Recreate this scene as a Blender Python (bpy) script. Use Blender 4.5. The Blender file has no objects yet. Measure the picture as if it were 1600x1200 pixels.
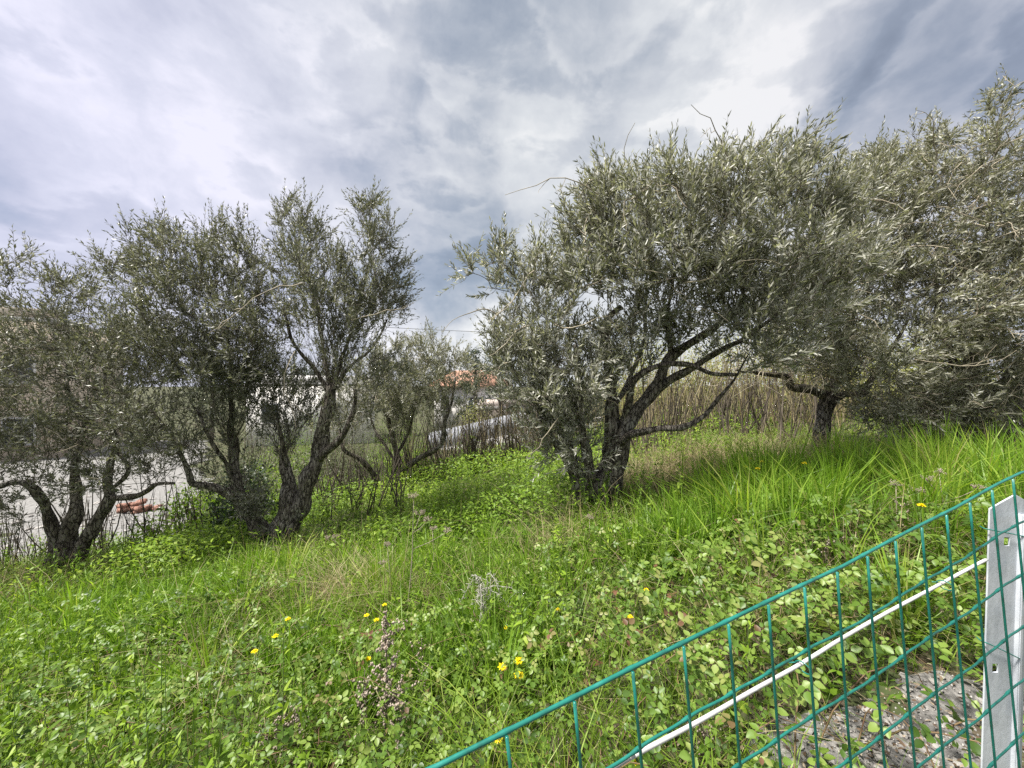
import bpy, math
import numpy as np
from mathutils import Vector, Matrix

rng = np.random.default_rng(7)
S = bpy.context.scene
COL = S.collection
CAM_Z = 1.6
F = 600.0            # focal length in pixels of the 1600 x 1200 photograph
R = math.radians
EXPOSURE = 1.52

# ------------------------------------------------------------------ camera
cam = bpy.data.cameras.new('camera')
cam.sensor_width = 36.0
cam.lens = 36.0 * F / 1600.0
cam.clip_start = 0.02
cam.clip_end = 3000
cam_o = bpy.data.objects.new('camera', cam)
cam_o.location = (0, 0, CAM_Z)
cam_o.rotation_euler = (R(90), 0, 0)
COL.objects.link(cam_o)
S.camera = cam_o

# ------------------------------------------------------------------ render / view
S.render.engine = 'CYCLES'
S.view_settings.view_transform = 'Standard'
S.view_settings.look = 'None'
S.view_settings.gamma = 1.0
S.view_settings.use_curve_mapping = False
S.view_settings.exposure = EXPOSURE
S.cycles.max_bounces = 6
S.cycles.diffuse_bounces = 4
S.cycles.glossy_bounces = 2
S.cycles.transmission_bounces = 4
S.cycles.transparent_max_bounces = 4
S.cycles.use_denoising = False
S.cycles.sample_clamp_indirect = 4.0


class G:
    """a small helper round a node tree"""
    def __init__(self, tree):
        self.t = tree
        self.n = tree.nodes
        self.l = tree.links

    def put(self, sock, v):
        if v is None:
            return
        if isinstance(v, bpy.types.NodeSocket):
            self.l.new(v, sock)
        else:
            sock.default_value = v

    def node(self, kind, **kw):
        nd = self.n.new(kind)
        for k, v in kw.items():
            setattr(nd, k, v)
        return nd

    def math(self, op, a, b=None, c=None, clamp=False):
        nd = self.node('ShaderNodeMath', operation=op, use_clamp=clamp)
        self.put(nd.inputs[0], a); self.put(nd.inputs[1], b); self.put(nd.inputs[2], c)
        return nd.outputs[0]

    def vmath(self, op, a, b=None, scale=None):
        nd = self.node('ShaderNodeVectorMath', operation=op)
        self.put(nd.inputs[0], a); self.put(nd.inputs[1], b)
        if scale is not None:
            self.put(nd.inputs['Scale'], scale)
        return nd.outputs['Value'] if op in ('DOT_PRODUCT', 'LENGTH') else nd.outputs[0]

    def noise(self, vec, scale, detail=4, rough=0.5, dist=0.0):
        nd = self.node('ShaderNodeTexNoise')
        if vec is not None:
            self.l.new(vec, nd.inputs['Vector'])
        nd.inputs['Scale'].default_value = scale
        nd.inputs['Detail'].default_value = detail
        nd.inputs['Roughness'].default_value = rough
        nd.inputs['Distortion'].default_value = dist
        return nd

    def smooth(self, v, a, b, lo=0.0, hi=1.0):
        nd = self.node('ShaderNodeMapRange', interpolation_type='SMOOTHSTEP')
        self.put(nd.inputs[0], v)
        for i, x in enumerate((a, b, lo, hi)):
            nd.inputs[i + 1].default_value = x
        return nd.outputs[0]

    def ramp(self, fac, stops, interp='LINEAR'):
        nd = self.node('ShaderNodeValToRGB')
        cr = nd.color_ramp
        cr.interpolation = interp
        while len(cr.elements) < len(stops):
            cr.elements.new(0.5)
        for e, (p, c) in zip(cr.elements, stops):
            e.position = p
            e.color = (c[0], c[1], c[2], 1)
        self.put(nd.inputs[0], fac)
        return nd.outputs[0]

    def mix(self, fac, a, b, mode='MIX'):
        nd = self.node('ShaderNodeMix', data_type='RGBA', blend_type=mode)
        self.put(nd.inputs[0], fac)
        for s, v in ((nd.inputs[6], a), (nd.inputs[7], b)):
            if isinstance(v, tuple):
                v = (v[0], v[1], v[2], 1)
            self.put(s, v)
        return nd.outputs[2]


# ------------------------------------------------------------------ sky
SUN_EL, SUN_AZ = R(62), R(-106)      # azimuth measured from the view direction, minus = to the left
sun_dir = Vector((math.sin(SUN_AZ) * math.cos(SUN_EL), math.cos(SUN_AZ) * math.cos(SUN_EL), math.sin(SUN_EL)))
W = bpy.data.worlds.new('World')
S.world = W
W.use_nodes = True
g = G(W.node_tree)
g.n.clear()
tc = g.node('ShaderNodeTexCoord')
d = g.vmath('NORMALIZE', tc.outputs['Generated'])
sx = g.node('ShaderNodeSeparateXYZ'); g.l.new(d, sx.inputs[0])
zz = g.math('ADD', g.math('MAXIMUM', sx.outputs[2], 0.0), 0.16)
pl = g.node('ShaderNodeCombineXYZ')
g.l.new(g.math('DIVIDE', sx.outputs[0], zz), pl.inputs[0])
g.l.new(g.math('DIVIDE', sx.outputs[1], zz), pl.inputs[1])
pl.inputs[2].default_value = 3.7
p = pl.outputs[0]
rot = g.node('ShaderNodeVectorRotate', rotation_type='Z_AXIS')
g.l.new(p, rot.inputs['Vector']); rot.inputs['Angle'].default_value = R(-35)
st = g.vmath('MULTIPLY', rot.outputs[0], (1.0, 0.45, 1.0))
n1 = g.noise(p, 0.75, 7, 0.52, 0.5).outputs['Fac']
n2 = g.noise(st, 2.0, 8, 0.55, 0.35).outputs['Fac']
n3 = g.noise(g.vmath('MULTIPLY', d, (1.0, 1.0, 1.7)), 3.6, 10, 0.56, 0.25)
nw = g.noise(d, 2.6, 6, 0.55, 0.0)
wob = g.vmath('SCALE', g.vmath('SUBTRACT', nw.outputs['Color'], (0.5, 0.5, 0.5)), scale=0.55)
dw = g.vmath('NORMALIZE', g.vmath('ADD', d, wob))
v = g.math('MULTIPLY_ADD', g.math('SUBTRACT', n1, 0.5), 0.14, 0.725)
v = g.math('MULTIPLY_ADD', g.math('SUBTRACT', n2, 0.5), 0.24, v)
v = g.math('MULTIPLY_ADD', g.math('SUBTRACT', n3.outputs['Fac'], 0.5), 1.15, v)

n4 = g.noise(dw, 9.0, 6, 0.55, 0.1).outputs['Fac']
v = g.math('MULTIPLY_ADD', g.math('SUBTRACT', n4, 0.5), 0.45, v)
n5 = g.noise(g.vmath('MULTIPLY', d, (1.0, 1.0, 2.0)), 4.3, 9, 0.52, 0.15).outputs['Fac']
puff = g.smooth(n5, 0.50, 0.60)
v = g.math('MULTIPLY_ADD', puff, -0.15, v)
rim = g.math('MULTIPLY', g.smooth(n5, 0.42, 0.50), g.smooth(n5, 0.50, 0.56, 1.0, 0.0))
v = g.math('MULTIPLY_ADD', rim, 0.08, v)


def sky_dir(px, py):
    return Vector(((px - 800) / F, 1.0, (600 - py) / F)).normalized()


# cloud masses: (pixel of the centre, angular radius, brightness)
for px, py, rad, amp in ((680, 345, 13, -.26), (720, 400, 9, -.24), (775, 250, 6, -.24), (1360, 110, 13, -.28),
                         (1540, 40, 17, -.16), (1230, 160, 8, -.14), (880, 60, 14, -.16), (625, 170, 6, -.20),
                         (1125, 165, 5, .30), (1060, 80, 8, .14), (560, 130, 9, .16), (300, 60, 24, .02),
                         (330, 280, 13, .12), (120, 290, 11, .16), (690, 500, 9, .34), (1400, 210, 9, .18),
                         (180, 380, 12, -.08), (60, 180, 14, -.04), (900, 230, 8, .10)):
    c = sky_dir(px, py)
    dt = g.vmath('DOT_PRODUCT', dw, tuple(c))
    b = g.smooth(dt, math.cos(R(rad)), math.cos(R(rad * 0.1)))
    v = g.math('MULTIPLY_ADD', b, amp, v)
cloud = g.ramp(v, ((0.0, (.25, .285, .34)), (.22, (.355, .40, .465)), (.42, (.49, .53, .59)), (.60, (.62, .65, .70)),
                   (.80, (.75, .775, .805)), (1.0, (.92, .925, .93))))
tint = g.smooth(sx.outputs[0], -0.75, 0.0, 1.0, 0.0)
cloud = g.mix(tint, cloud, g.mix(1.0, cloud, (0.985, 0.965, 1.12), 'MULTIPLY'))
tint2 = g.smooth(sx.outputs[0], 0.25, 0.8, 0.0, 1.0)
cloud = g.mix(tint2, cloud, g.mix(1.0, cloud, (0.985, 0.96, 1.0), 'MULTIPLY'))
sky = g.node('ShaderNodeTexSky', sky_type='NISHITA')
sky.sun_disc = False
sky.sun_elevation = SUN_EL
sky.sun_rotation = SUN_AZ
skc = g.mix(1.0, sky.outputs[0], (0.055, 0.055, 0.055), 'MULTIPLY')
cloud_k = g.mix(1.0, cloud, (0.355, 0.355, 0.355), 'MULTIPLY')
thin = g.smooth(v, 0.15, 0.7, 0.22, 0.06)
tot = g.mix(thin, cloud_k, skc)
bg = g.node('ShaderNodeBackground')
g.l.new(tot, bg.inputs[0]); bg.inputs[1].default_value = 1.0
wo = g.node('ShaderNodeOutputWorld'); g.l.new(bg.outputs[0], wo.inputs[0])

# ------------------------------------------------------------------ sun behind thin cloud
sl = bpy.data.lights.new('sun', 'SUN')
sl.energy = 3.6
sl.angle = R(8)
sl.color = (1.0, 0.955, 0.88)
so = bpy.data.objects.new('sun', sl)
so.rotation_euler = (-sun_dir).to_track_quat('-Z', 'Y').to_euler()
so.location = (-8, -4, 12)
COL.objects.link(so)


# ================================================================== helpers
def P(px, py, dd):
    return np.array([(px - 800) / F * dd, dd, CAM_Z + (600 - py) / F * dd])


def unit(a):
    a = np.asarray(a, float)
    n = np.linalg.norm(a, axis=-1, keepdims=True)
    return a / np.maximum(n, 1e-9)


def mesh(name, verts, tris, attrs=None, smooth=False, quads=None):
    verts = np.asarray(verts, np.float32).reshape(-1, 3)
    me = bpy.data.meshes.new(name)
    me.vertices.add(len(verts))
    me.vertices.foreach_set('co', verts.ravel())
    tris = np.asarray(tris, np.int32).reshape(-1, 3)
    nq = 0 if quads is None else len(quads)
    loops = tris.ravel() if nq == 0 else np.concatenate([tris.ravel(), np.asarray(quads, np.int32).ravel()])
    me.loops.add(len(loops))
    me.loops.foreach_set('vertex_index', loops.astype(np.int32))
    me.polygons.add(len(tris) + nq)
    starts = np.arange(len(tris)) * 3
    if nq:
        starts = np.concatenate([starts, len(tris) * 3 + np.arange(nq) * 4])
    me.polygons.foreach_set('loop_start', starts.astype(np.int32))
    if smooth:
        me.polygons.foreach_set('use_smooth', np.ones(len(tris) + nq, bool))
    for k, a in (attrs or {}).items():
        at = me.attributes.new(k, 'FLOAT', 'POINT')
        at.data.foreach_set('value', np.asarray(a, np.float32))
    me.update(calc_edges=True)
    return me


def link(name, data, mat=None, parent=None, kind=None, label=None, cat=None, group=None):
    o = bpy.data.objects.new(name, data)
    COL.objects.link(o)
    if mat is not None and data is not None and len(data.materials) == 0:
        data.materials.append(mat)
    if parent is not None:
        o.parent = parent
        w = Vector(parent.location) if parent.parent is None else Vector((0, 0, 0))
        o.matrix_parent_inverse = Matrix.Translation(-w)
    for k, val in (('kind', kind), ('label', label), ('category', cat), ('group', group)):
        if val:
            o[k] = val
    return o


def root(name, loc, label, cat, group=None):
    o = link(name, None, label=label, cat=cat, group=group)
    o.location = tuple(float(q) for q in loc)
    o.empty_display_size = 0.1
    return o


class MB:
    """collects geometry in world space"""
    def __init__(self):
        self.v, self.f, self.r, self.n = [], [], [], 0

    def add(self, v, f, r=0.5):
        v = np.asarray(v, float).reshape(-1, 3)
        self.v.append(v)
        self.f.append(np.asarray(f, int).reshape(-1, 3) + self.n)
        self.r.append(np.full(len(v), r) if np.isscalar(r) else np.asarray(r, float))
        self.n += len(v)
        return self

    def box(self, c, s, rotz=0.0, r=0.5):
        c = np.asarray(c, float); s = np.asarray(s, float) / 2
        k = np.array([[x, y, z] for x in (-1, 1) for y in (-1, 1) for z in (-1, 1)], float) * s
        ca, sa = math.cos(rotz), math.sin(rotz)
        k = np.stack([k[:, 0] * ca - k[:, 1] * sa, k[:, 0] * sa + k[:, 1] * ca, k[:, 2]], 1) + c
        q = [(0, 1, 3, 2), (4, 6, 7, 5), (0, 4, 5, 1), (2, 3, 7, 6), (0, 2, 6, 4), (1, 5, 7, 3)]
        f = [t for a, b, cc, dd in q for t in ((a, b, cc), (a, cc, dd))]
        return self.add(k, f, r)

    def tube(self, path, rad, sides=6, r=0.5, cap=True):
        v, f = tube(path, rad, sides, cap)
        return self.add(v, f, r)

    def mesh(self, name, smooth=False):
        return mesh(name, np.concatenate(self.v), np.concatenate(self.f), {'rnd': np.concatenate(self.r)}, smooth)

    def build(self, name, mat, parent=None, smooth=False, **kw):
        return link(name, self.mesh(name, smooth), mat, parent, **kw)


def frames(path):
    path = np.asarray(path, float)
    t = np.gradient(path, axis=0)
    t = unit(t)
    ref = np.array([0.0, 0, 1]) if abs(t[0, 2]) < 0.9 else np.array([1.0, 0, 0])
    u = np.zeros_like(path)
    a = ref - t[0] * np.dot(ref, t[0])
    u[0] = a / np.linalg.norm(a)
    for i in range(1, len(path)):
        a = u[i - 1] - t[i] * np.dot(u[i - 1], t[i])
        n = np.linalg.norm(a)
        u[i] = a / n if n > 1e-6 else u[i - 1]
    w = np.cross(t, u)
    return t, u, w


def tube(path, rad, sides=6, cap=True, prof=None):
    path = np.asarray(path, float)
    n = len(path)
    rad = np.full(n, rad) if np.isscalar(rad) else np.asarray(rad, float)
    t, u, w = frames(path)
    an = np.arange(sides) / sides * 2 * math.pi
    k = rad[:, None] * (1 if prof is None else prof)
    k = np.broadcast_to(k, (n, sides))
    v = path[:, None, :] + (np.cos(an)[None, :, None] * u[:, None, :] + np.sin(an)[None, :, None] * w[:, None, :]) * k[:, :, None]
    v = v.reshape(-1, 3)
    i, j = np.meshgrid(np.arange(n - 1), np.arange(sides), indexing='ij')
    a = (i * sides + j).ravel(); b = (i * sides + (j + 1) % sides).ravel()
    c = a + sides; e = b + sides
    f = np.concatenate([np.stack([a, b, e], 1), np.stack([a, e, c], 1)])
    if cap:
        v = np.vstack([v, path[0], path[-1]])
        m = n * sides
        j = np.arange(sides)
        f = np.vstack([f, np.stack([np.full(sides, m), (j + 1) % sides, j], 1),
                       np.stack([np.full(sides, m + 1), (n - 1) * sides + j, (n - 1) * sides + (j + 1) % sides], 1)])
    return v, f


def catmull(pts, step=0.05):
    pts = np.asarray(pts, float)
    q = np.vstack([2 * pts[0] - pts[1], pts, 2 * pts[-1] - pts[-2]])
    out = []
    for i in range(len(pts) - 1):
        p0, p1, p2, p3 = q[i:i + 4]
        m = max(2, int(np.linalg.norm((p2 - p1)[:3]) / step))
        t = np.linspace(0, 1, m, endpoint=False)[:, None]
        out.append(0.5 * (2 * p1 + (p2 - p0) * t + (2 * p0 - 5 * p1 + 4 * p2 - p3) * t ** 2 + (3 * p1 - p0 - 3 * p2 + p3) * t ** 3))
    out.append(pts[-1:])
    return np.vstack(out)


_perm = np.random.default_rng(3).random((256, 256))


def vnoise(x, y, s=1.0, o=0):
    x = np.asarray(x, float) * s + 37.3 + o * 17.1
    y = np.asarray(y, float) * s + 91.7 + o * 5.3
    xi = np.floor(x).astype(int); yi = np.floor(y).astype(int)
    fx = x - xi; fy = y - yi
    fx = fx * fx * (3 - 2 * fx); fy = fy * fy * (3 - 2 * fy)
    h = lambda a, b: _perm[a % 256, b % 256]
    return (h(xi, yi) * (1 - fx) + h(xi + 1, yi) * fx) * (1 - fy) + (h(xi, yi + 1) * (1 - fx) + h(xi + 1, yi + 1) * fx) * fy


# ------------------------------------------------------------------ terrain heights
CTRL = np.array([
    (-1.5, -1, -1.62), (1.5, -1, -1.45), (0, 0, -1.55), (.1, .45, -1.50), (.9, .75, -1.33), (2, 1.2, -1.2), (3.5, 1.5, -1.05),
    (1.46, 1.35, -1.27), (1.7, 1.7, -1.15), (1.8, 2.4, -1.05), (3, 2.6, -.95), (0, 1.5, -1.45), (0, 2.4, -1.48), (-1, 2.5, -1.62),
    (-2, 2, -1.70), (-3.5, 2.6, -1.84), (-1, 1.2, -1.55), (-5, 2, -1.8), (-3, 0, -1.75), (4, -1, -1.1),
    (.78, 3.6, -1.27), (-2.47, 4, -1.80), (-4.6, 4, -2.03), (3.84, 4.8, -.80), (-1.86, 6.2, -1.62), (5.3, 4.5, -.68), (2.5, 5, -.93),
    (0, 5, -1.42), (-.4, 8, -1.55), (7, 6, -.6), (9, 3, -.6), (3, 8, -.95), (8, 10, -.7), (2, 12, -1.7), (-3.4, 5.4, -2.1),
    (-6, 5.0, -2.4), (-4.5, 6.2, -2.7), (-7, 4, -2.3), (-5, 8, -3.2), (-3, 8, -2.6), (-8, 8, -3.3), (-12, 6, -3.3), (-3, 12, -3.4),
    (-10, 14, -3.4), (-18, 14, -3.5), (-1, 13, -2.8), (-5, 25, -4.2), (0, 25, -4.3), (8, 25, -4), (-25, 25, -4.2), (25, 25, -2.5),
    (0, 60, -5), (-60, 60, -5), (60, 60, -5), (0, 200, -6), (200, 200, -6), (-200, 200, -6), (0, -60, -4), (60, 0, -3), (-60, 0, -5),
    (600, 0, -6), (-600, 0, -6), (0, 700, -6), (0, -600, -6)])
_n = len(CTRL)
_D = np.linalg.norm(CTRL[:, None, :2] - CTRL[None, :, :2], axis=2)
_A = np.zeros((_n + 1, _n + 1)); _A[:_n, :_n] = _D - 0.02 * np.eye(_n); _A[:_n, _n] = 1; _A[_n, :_n] = 1
_W = np.linalg.solve(_A, np.append(CTRL[:, 2] + CAM_Z, 0))


def ground(x, y):
    x = np.atleast_1d(np.asarray(x, float)); y = np.atleast_1d(np.asarray(y, float))
    out = np.zeros(x.shape)
    xf, yf, of = x.ravel(), y.ravel(), out.ravel()
    for i in range(0, len(xf), 40000):
        dd = np.sqrt((xf[i:i + 40000, None] - CTRL[:, 0]) ** 2 + (yf[i:i + 40000, None] - CTRL[:, 1]) ** 2)
        of[i:i + 40000] = dd @ _W[:_n] + _W[_n]
    near = np.clip(1 - (np.hypot(xf, yf) - 12) / 12, 0, 1)
    of += near * ((vnoise(xf, yf, 1.7) - .5) * .10 + (vnoise(xf, yf, 5.0, 2) - .5) * .05)
    return of.reshape(x.shape)


def hit(px, py, h=0.0, dmin=0.7, dmax=40.0):
    """the point on the ground (plus h) that is seen at a pixel"""
    dd = np.exp(np.linspace(math.log(dmin), math.log(dmax), 900))
    q = np.stack([(px - 800) / F * dd, dd, CAM_Z + (600 - py) / F * dd], 1)
    below = q[:, 2] <= ground(q[:, 0], q[:, 1]) + h
    i = int(np.argmax(below)) if below.any() else len(dd) - 1
    return np.array([q[i, 0], q[i, 1], float(ground(q[i, 0], q[i, 1])[0])])


# ================================================================== materials
def new_mat(name):
    m = bpy.data.materials.new(name)
    m.use_nodes = True
    gg = G(m.node_tree)
    gg.n.clear()
    out = gg.node('ShaderNodeOutputMaterial')
    return m, gg, out


def leaf_mat(name, stops, trans=0.4, rough=0.5, spec=0.3, tboost=(1.25, 1.3, 0.7)):
    m, gg, out = new_mat(name)
    at = gg.node('ShaderNodeAttribute', attribute_name='rnd')
    col = gg.ramp(at.outputs['Fac'], stops)
    pr = gg.node('ShaderNodeBsdfPrincipled')
    gg.l.new(col, pr.inputs['Base Color'])
    pr.inputs['Roughness'].default_value = rough
    pr.inputs['Specular IOR Level'].default_value = spec
    tr = gg.node('ShaderNodeBsdfTranslucent')
    gg.l.new(gg.mix(1.0, col, tboost, 'MULTIPLY'), tr.inputs[0])
    mx = gg.node('ShaderNodeMixShader')
    mx.inputs[0].default_value = trans
    gg.l.new(pr.outputs[0], mx.inputs[1]); gg.l.new(tr.outputs[0], mx.inputs[2])
    gg.l.new(mx.outputs[0], out.inputs[0])
    return m


def solid_mat(name, stops, scale=8.0, rough=0.8, bump=0.0, bscale=None, spec=0.3, metal=0.0, detail=6, stretch=None):
    m, gg, out = new_mat(name)
    tcc = gg.node('ShaderNodeTexCoord')
    vec = tcc.outputs['Object']
    if stretch:
        vec = gg.vmath('MULTIPLY', vec, stretch)
    nz = gg.noise(vec, scale, detail, 0.6)
    col = gg.ramp(nz.outputs['Fac'], stops)
    pr = gg.node('ShaderNodeBsdfPrincipled')
    gg.l.new(col, pr.inputs['Base Color'])
    pr.inputs['Roughness'].default_value = rough
    pr.inputs['Specular IOR Level'].default_value = spec
    pr.inputs['Metallic'].default_value = metal
    if bump:
        nb = gg.noise(vec, bscale or scale * 3, 6, 0.65)
        bp = gg.node('ShaderNodeBump')
        bp.inputs['Strength'].default_value = bump
        bp.inputs['Distance'].default_value = 0.01
        gg.l.new(nb.outputs['Fac'], bp.inputs['Height'])
        gg.l.new(bp.outputs[0], pr.inputs['Normal'])
    gg.l.new(pr.outputs[0], out.inputs[0])
    return m


M = {}
M['soil'] = solid_mat('soil', ((.25, (.035, .035, .018)), (.45, (.05, .065, .022)), (.6, (.075, .06, .04)), (.8, (.12, .10, .07))), 5, .95, .6, 30)
M['lot'] = solid_mat('lot', ((.30, (0.101, 0.098, 0.094)), (.42, (0.156, 0.152, 0.147)), (.55, (0.207, 0.203, 0.195)), (.72, (0.257, 0.254, 0.246))), 16.0, .95, .25, 60, detail=12)
M['gravel'] = solid_mat('gravel', ((.28, (.04, .035, .03)), (.45, (.12, .115, .11)), (.6, (.20, .19, .18)), (.75, (.32, .31, .30))), 38, .9, .8, 60)
M['stone'] = solid_mat('stone', ((.3, (.18, .17, .16)), (.6, (.36, .34, .32)), (.8, (.5, .48, .46))), 30, .85, .4)
def bark():
    m, gg, out = new_mat('bark')
    tcc = gg.node('ShaderNodeTexCoord')
    vec = gg.vmath('MULTIPLY', tcc.outputs['Object'], (1.0, 1.0, .28))
    n1_ = gg.noise(vec, 26, 8, .7, .6)
    n2_ = gg.noise(tcc.outputs['Object'], 5, 5, .6)
    vo = gg.node('ShaderNodeTexVoronoi', feature='DISTANCE_TO_EDGE')
    wv = gg.vmath('ADD', vec, gg.vmath('SCALE', n1_.outputs['Color'], scale=.06))
    gg.l.new(wv, vo.inputs['Vector']); vo.inputs['Scale'].default_value = 34
    crack = gg.smooth(vo.outputs['Distance'], 0.0, .11, .12, 1.0)
    col = gg.ramp(n1_.outputs['Fac'], ((.30, (.045, .037, .03)), (.45, (.14, .12, .098)), (.58, (.25, .225, .19)), (.72, (.42, .39, .345))))
    col = gg.mix(gg.smooth(n2_.outputs['Fac'], .5, .72, 0.0, .75), col, (.33, .315, .285))
    col = gg.mix(crack, (.035, .028, .022), col)
    hgt = gg.math('MULTIPLY_ADD', crack, .7, n1_.outputs['Fac'])
    bp = gg.node('ShaderNodeBump'); bp.inputs['Strength'].default_value = 1.0; bp.inputs['Distance'].default_value = .018
    gg.l.new(hgt, bp.inputs['Height'])
    pr = gg.node('ShaderNodeBsdfPrincipled')
    gg.l.new(col, pr.inputs['Base Color']); pr.inputs['Roughness'].default_value = .92
    pr.inputs['Specular IOR Level'].default_value = .15
    gg.l.new(bp.outputs[0], pr.inputs['Normal']); gg.l.new(pr.outputs[0], out.inputs[0])
    return m


M['bark'] = bark()
M['twig'] = solid_mat('twig', ((.3, (.08, .066, .052)), (.7, (.20, .17, .14))), 9, .85)
M['pale_twig'] = solid_mat('pale_twig', ((.3, (.22, .19, .14)), (.7, (.42, .37, .28))), 9, .8)
M['sapling'] = solid_mat('sapling', ((.3, (.05, .041, .032)), (.7, (.13, .108, .082))), 9, .85)
M['cane'] = solid_mat('cane', ((.3, (.09, .045, .03)), (.7, (.2, .15, .07))), 9, .7)
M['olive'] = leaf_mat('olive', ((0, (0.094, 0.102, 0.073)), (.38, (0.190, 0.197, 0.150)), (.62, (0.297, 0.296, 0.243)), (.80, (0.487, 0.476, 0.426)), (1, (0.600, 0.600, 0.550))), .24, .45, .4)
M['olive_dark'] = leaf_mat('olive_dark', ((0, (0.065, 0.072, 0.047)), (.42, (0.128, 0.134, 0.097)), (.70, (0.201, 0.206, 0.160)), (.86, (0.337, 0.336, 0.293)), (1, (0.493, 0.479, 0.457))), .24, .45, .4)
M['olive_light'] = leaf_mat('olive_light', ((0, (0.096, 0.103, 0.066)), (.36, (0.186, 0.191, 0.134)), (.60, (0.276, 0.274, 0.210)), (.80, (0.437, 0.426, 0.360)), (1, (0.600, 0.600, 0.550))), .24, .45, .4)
M['grass'] = leaf_mat('grass', ((0, (0.087, 0.147, 0.017)), (.35, (0.153, 0.257, 0.026)), (.65, (0.219, 0.333, 0.038)), (.90, (0.316, 0.390, 0.075)), (1, (0.428, 0.399, 0.171))), 0.42, .45, .35)
M['lush'] = leaf_mat('lush', ((0, (0.074, 0.141, 0.019)), (.35, (0.148, 0.273, 0.030)), (.7, (0.237, 0.383, 0.043)), (.92, (0.355, 0.447, 0.075)), (1, (0.473, 0.428, 0.193))), .45, .45, .35)
M['dry'] = leaf_mat('dry', ((0, (.20, .155, .08)), (.5, (.38, .32, .18)), (1, (.56, .50, .33))), .3, .7, .15, (1.1, 1.05, .9))
M['bramble'] = leaf_mat('bramble', ((0, (0.039, 0.079, 0.012)), (.3, (0.083, 0.154, 0.021)), (.55, (0.137, 0.224, 0.033)), (.78, (0.211, 0.290, 0.061)), (.90, (0.255, 0.264, 0.088)), (.95, (0.132, 0.074, 0.039)), (1, (0.176, 0.088, 0.052))), .32, .45, .4)
M['herb'] = leaf_mat('herb', ((0, (0.056, 0.102, 0.018)), (.4, (0.113, 0.196, 0.028)), (.75, (0.191, 0.284, 0.044)), (1, (0.316, 0.353, 0.089))), .38, .5, .3)
M['under'] = leaf_mat('under', ((0, (.065, .12, .012)), (.4, (.14, .24, .022)), (.75, (.24, .36, .035)), (1, (.38, .46, .07))), .40, .5, .3)
M['hedge'] = leaf_mat('hedge', ((0, (0.143, 0.160, 0.039)), (.45, (0.286, 0.308, 0.094)), (.8, (0.440, 0.440, 0.165)), (1, (0.572, 0.550, 0.264))), .35, .5, .3)
M['ivy'] = leaf_mat('ivy', ((0, (.018, .035, .014)), (.5, (.04, .07, .025)), (1, (.09, .13, .05))), .2, .4, .5)
M['scrub'] = leaf_mat('scrub', ((0, (.05, .062, .03)), (.5, (.10, .115, .06)), (.8, (.16, .17, .10)), (1, (.24, .24, .16))), .25, .5, .3)
M['far_leaf'] = leaf_mat('far_leaf', ((0, (.022, .036, .022)), (.5, (.05, .068, .042)), (1, (.11, .125, .085))), .15, .6, .2)
M['litter'] = leaf_mat('litter', ((0, (.05, .035, .025)), (.4, (.12, .082, .055)), (.75, (.21, .16, .11)), (1, (.34, .28, .21))), .15, .8, .15, (1, .95, .8))
M['petal'] = leaf_mat('petal', ((0, (.85, .64, .004)), (1, (.90, .78, .02))), .3, .6, .2, (1, 1, .6))
M['stem'] = leaf_mat('stem', ((0, (.10, .18, .04)), (1, (.20, .27, .09))), .1)
M['seed'] = solid_mat('seed', ((.3, (.13, .095, .075)), (.5, (.28, .225, .18)), (.7, (.50, .44, .37))), 60, .95)
M['grey_dry'] = solid_mat('grey_dry', ((.3, (.28, .27, .23)), (.7, (.52, .50, .44))), 30, .9)
M['white'] = solid_mat('white', ((.3, (.62, .61, .60)), (.7, (.76, .75, .74))), 12, .45, spec=.4)
M['rod'] = solid_mat('rod', ((.30, (.34, .33, .31)), (.42, (.46, .45, .44)), (.6, (.56, .56, .55)), (.8, (.68, .68, .68))), 30, .5, .1, 80, .35, stretch=(.5, .5, 1))
M['galv'] = solid_mat('galv', ((.30, (.44, .47, .52)), (.48, (.56, .59, .64)), (.62, (.64, .67, .72)), (.8, (.76, .78, .82))), 26, .48, .12, 60, .5, .2, stretch=(1, 1, .4))
M['house_white'] = solid_mat('house_white', ((.3, (.66, .64, .61)), (.7, (.78, .76, .74))), .8, .9)
M['house_beige'] = solid_mat('house_beige', ((.3, (.52, .43, .34)), (.7, (.64, .55, .45))), .6, .9)
M['house_pink'] = solid_mat('house_pink', ((.3, (.60, .50, .45)), (.7, (.70, .61, .56))), .6, .9)
M['tile'] = solid_mat('tile', ((.3, (.30, .16, .11)), (.7, (.42, .25, .18))), 3, .85, .5, 8)
M['pane'] = solid_mat('pane', ((.3, (.03, .035, .04)), (.7, (.06, .07, .08))), 1, .12, spec=.6)
M['wood'] = solid_mat('wood', ((.3, (.24, .18, .13)), (.7, (.36, .28, .2))), 4, .8)
M['picket'] = solid_mat('picket', ((.3, (.25, .26, .29)), (.7, (.36, .37, .40))), 3, .7)
M['concrete'] = solid_mat('concrete', ((.3, (.33, .32, .31)), (.7, (.44, .43, .42))), 1.2, .9, .3, 8)
M['brick'] = solid_mat('brick', ((.3, (.22, .115, .085)), (.7, (.30, .16, .12))), 9, .85, .3)
M['cable'] = solid_mat('cable', ((.3, (.03, .03, .03)), (.7, (.05, .05, .05))), 2, .6)


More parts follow.
